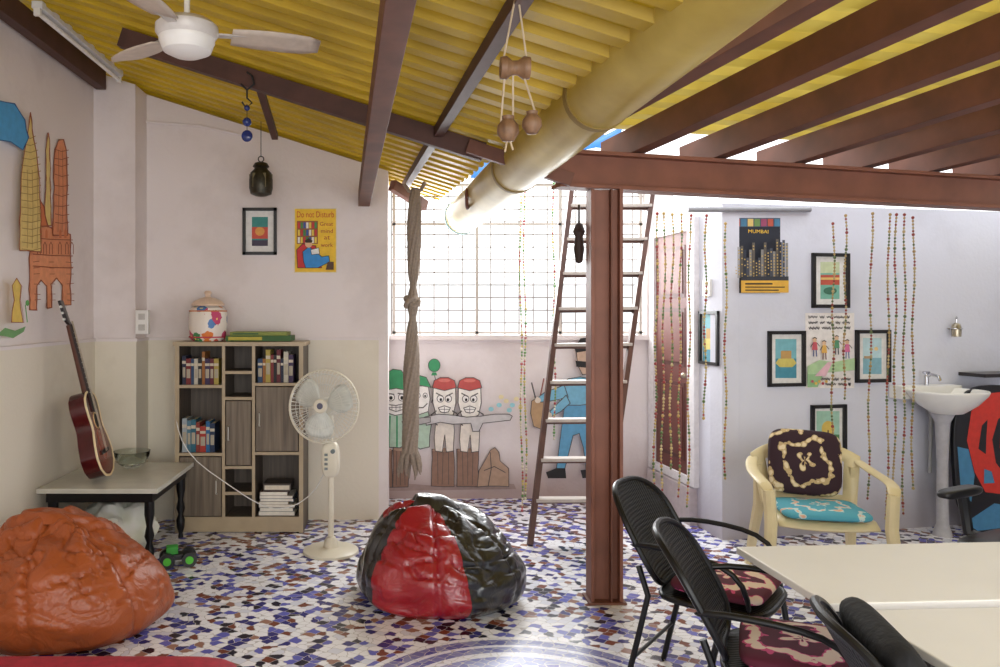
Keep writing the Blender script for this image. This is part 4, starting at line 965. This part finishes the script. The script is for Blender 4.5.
WEB,nt,b=newmat('black_woven');N=NT(nt);tc=N.n('ShaderNodeTexCoord');w=N.n('ShaderNodeTexWave',bands_direction='Z');w.inputs['Scale'].default_value=22;N.l(tc.outputs['Object'],w.inputs['Vector']);w2=N.n('ShaderNodeTexWave',bands_direction='X');w2.inputs['Scale'].default_value=22;N.l(tc.outputs['Object'],w2.inputs['Vector'])
s_=N.math('ADD',w.outputs['Fac'],w2.outputs['Fac']);bp=N.n('ShaderNodeBump');bp.inputs['Strength'].default_value=.6;bp.inputs['Distance'].default_value=.004;N.l(s_,bp.inputs['Height']);N.l(bp.outputs['Normal'],b.inputs['Normal']);N.l(N.mix(w.outputs['Fac'],rgb(8,8,10),rgb(24,24,27)),b.inputs['Base Color']);b.inputs['Roughness'].default_value=.5
def blackchair(loc,rz,label):
    t=Thing('black_chair',label,'chair',loc,rz,group='black woven chairs around the table')
    m=M();m.sell((0,-.01,.43),(.215,.205,.018),WEB,.4,.35);m.tube([(.215*math.copysign(abs(math.cos(a))**.5,math.cos(a)),-.01+.205*math.copysign(abs(math.sin(a))**.5,math.sin(a)),.43) for a in [2*pi*i/40 for i in range(40)]],.012,BLACKM,8,closed=True);t.part(m,'seat')
    bk=lambda u,v:Vector((u*.235*(1-.08*(2*v-1)**2),.20+.21*v-.05*u*u,.45+.37*v))
    m=M();rows=[]
    for i in range(25):
        v=i/24;w=math.sqrt(max(0,1-abs(2*v-1)**3.2))
        w=max(w,.05)
        rows.append([bk(u*w/8,v) for u in range(-8,9)])
    m.grid(rows,WEB);bkr=t.part(m,'backrest',solid=.01)
    m=M();pts=[]
    for i in range(49):
        a=2*pi*i/48;v=.5+.5*math.copysign(abs(math.sin(a))**.62,math.sin(a));u=math.copysign(abs(math.cos(a))**.62,math.cos(a));pts.append(bk(u,v))
    m.tube(pts[:-1],.012,BLACKM,8,closed=True);m.obj('backrest_rim',parent=bkr,local=True)
    for sx in(-1,1):
        m=M();m.tube([(sx*.23,.28,.62),(sx*.25,.2,.64),(sx*.262,.05,.635),(sx*.258,-.08,.62),(sx*.245,-.16,.56),(sx*.225,-.17,.44)],.012,BLACKM,8);t.part(m,'armrest',sub=1)
        m=M();m.tube([(sx*.225,-.17,.44),(sx*.23,-.2,.25),(sx*.235,-.24,.0)],.012,BLACKM,8);t.part(m,'leg')
        m=M();m.tube([(sx*.215,.25,.54),(sx*.22,.21,.43),(sx*.225,.25,.25),(sx*.23,.31,0)],.012,BLACKM,8);t.part(m,'leg')
    for a,b,r in (((-.23,-.215,.17),(.23,-.215,.17),.008),((-.225,.27,.17),(.225,.27,.17),.008)):
        m=M();m.cyl(a,b,r,BLACKM);t.part(m,'crossbar')
    return t
def cush(loc,rz,lab):
    m=M();m.sell((0,0,0),(.195,.175,.03),fl3,.5,.3);o=m.obj('seat_cushion',label=lab,category='cushion',group='floral cushions on the black chairs');o.location=Vector(loc)+Euler((0,0,rz)).to_matrix()@Vector((0,-.025,.479));o.rotation_euler=(0,0,rz)
chairs=[((1.28,3.12,0),.9,'black woven-back chair standing before the steel column'),((1.25,2.5,0),1.15,'black woven-back armchair pulled up to the table'),((1.42,1.80,0),1.35,'black chair close to the near table corner')]
for l,r_,lab in chairs:
    blackchair(l,r_,lab);cush(l,r_,'maroon and pink floral seat pad on a black chair')
l,r_=Vector(chairs[2][0]),chairs[2][1]
m=M();m.sell((0,0,0),(.20,.155,.05),mat('black_fabric',rgb(16,16,19),.85,var=.3,scale=40,bump=.4),.55,.35,R=Matrix.Rotation(pi/2,3,'X'))
o=m.obj('throw_cushion',label='soft black cushion leaning on the near black chair back',category='cushion');o.location=l+Euler((0,0,r_)).to_matrix()@Vector((0,.235,.68));o.rotation_euler=(-.5,0,r_)
TW=mat('table_laminate',rgb(232,229,222),.3,var=.02,scale=3)
def table(x0,y0,x1,y1,rz,lab):
    c=((x0+x1)/2,(y0+y1)/2,0);hw=(x1-x0)/2;hd=(y1-y0)/2;t=Thing('dining_table',lab,'table',c,rz,group='pale tables pushed together')
    m=M();m.box((-hw,-hd,.725),(hw,hd,.75),TW);t.part(m,'tabletop',bevel=.004,smooth=False)
    m=M();m.box((-hw+.6,-hd+.04,.68),(hw-.04,hd-.04,.725),C(120,112,104));t.part(m,'apron',smooth=False)
    for sx in(-1,1):
        for sy in(-1,1):
            q=hw-.65 if sx<0 else hw-.08
            m=M();m.box((sx*q-.018,sy*(hd-.06)-.018,0),(sx*q+.018,sy*(hd-.06)+.018,.68),C(70,66,62,.4,.5));t.part(m,'leg',smooth=False,bevel=.003)
table(1.16,2.2,3.1,2.72,.06,'pale laminate table with the plastic armchair beyond it')
table(1.24,1.55,3.1,2.15,.06,'pale laminate table joined to another table')
t=Thing('office_chair','plain black swivel chair with arms at the table','chair',(2.9,3.55,0),-1.1)
m=M();m.sell((0,0,.46),(.25,.24,.045),BLACKP,.4,.35);t.part(m,'seat')
m=M();m.grid([[(u*.23*(1-.15*v*v),.24+.06*v-.05*u*u,.52+.42*v) for u in [k/5 for k in range(-5,6)]] for v in [i/8 for i in range(9)]],WEB);t.part(m,'backrest',solid=.02,sub=1)
for sx in(-1,1):
    m=M();m.tube([(sx*.22,.05,.45),(sx*.3,.03,.47),(sx*.31,.02,.58),(sx*.31,.0,.66)],.026,BLACKP,8);m.sell((sx*.31,-.02,.67),(.038,.16,.024),BLACKP,.4,.5);t.part(m,'armrest')
m=M();m.cyl((0,0,.08),(0,0,.42),.025,BLACKM);t.part(m,'column')
m=M()
for k in range(5):
    a=2*pi*k/5;m.beam((0,0,.1),(.28*math.cos(a),.28*math.sin(a),.07),.04,.025,BLACKP)
t.part(m,'base')
for k in range(5):
    a=2*pi*k/5;x,y=.28*math.cos(a),.28*math.sin(a);m=M();m.cyl((x-.02,y,.028),(x+.02,y,.028),.028,BLACKP,16);t.part(m,'caster')
# ================================================================= LIGHT
w=bpy.data.worlds.new('World');scene.world=w;w.use_nodes=True
bg=w.node_tree.nodes['Background'];bg.inputs[0].default_value=(.96,.98,1,1);bg.inputs[1].default_value=2.45
def area(name,loc,target,sx,sy,e,c=(1,1,1)):
    l=bpy.data.lights.new(name,'AREA');l.shape='RECTANGLE';l.size=sx;l.size_y=sy;l.energy=e;l.color=c
    o=bpy.data.objects.new(name,l);col.objects.link(o);o.location=loc;d=Vector(target)-Vector(loc);o.rotation_euler=d.to_track_quat('-Z','Y').to_euler();return o
area('window_daylight',(1.0,7.0,2.2),(.0,3.5,0),2.0,1.4,170,(.97,.99,1))
area('rear_fill',(.8,-2.0,2.0),(-1.5,5,1.4),3,2.2,85,(1,.985,.96))  # added fill lamp behind the camera, brightens the interior
cam=bpy.data.cameras.new('Camera');co=bpy.data.objects.new('Camera',cam);col.objects.link(co)
co.location=(0,0,H);co.rotation_euler=(pi/2,0,0);cam.sensor_width=36;cam.sensor_fit='HORIZONTAL';cam.lens=F/1000*36
cam.shift_x=.1;cam.shift_y=-.0215;cam.clip_start=.05
scene.camera=co
try: scene.view_settings.view_transform='Standard'
except Exception as e: print(e)
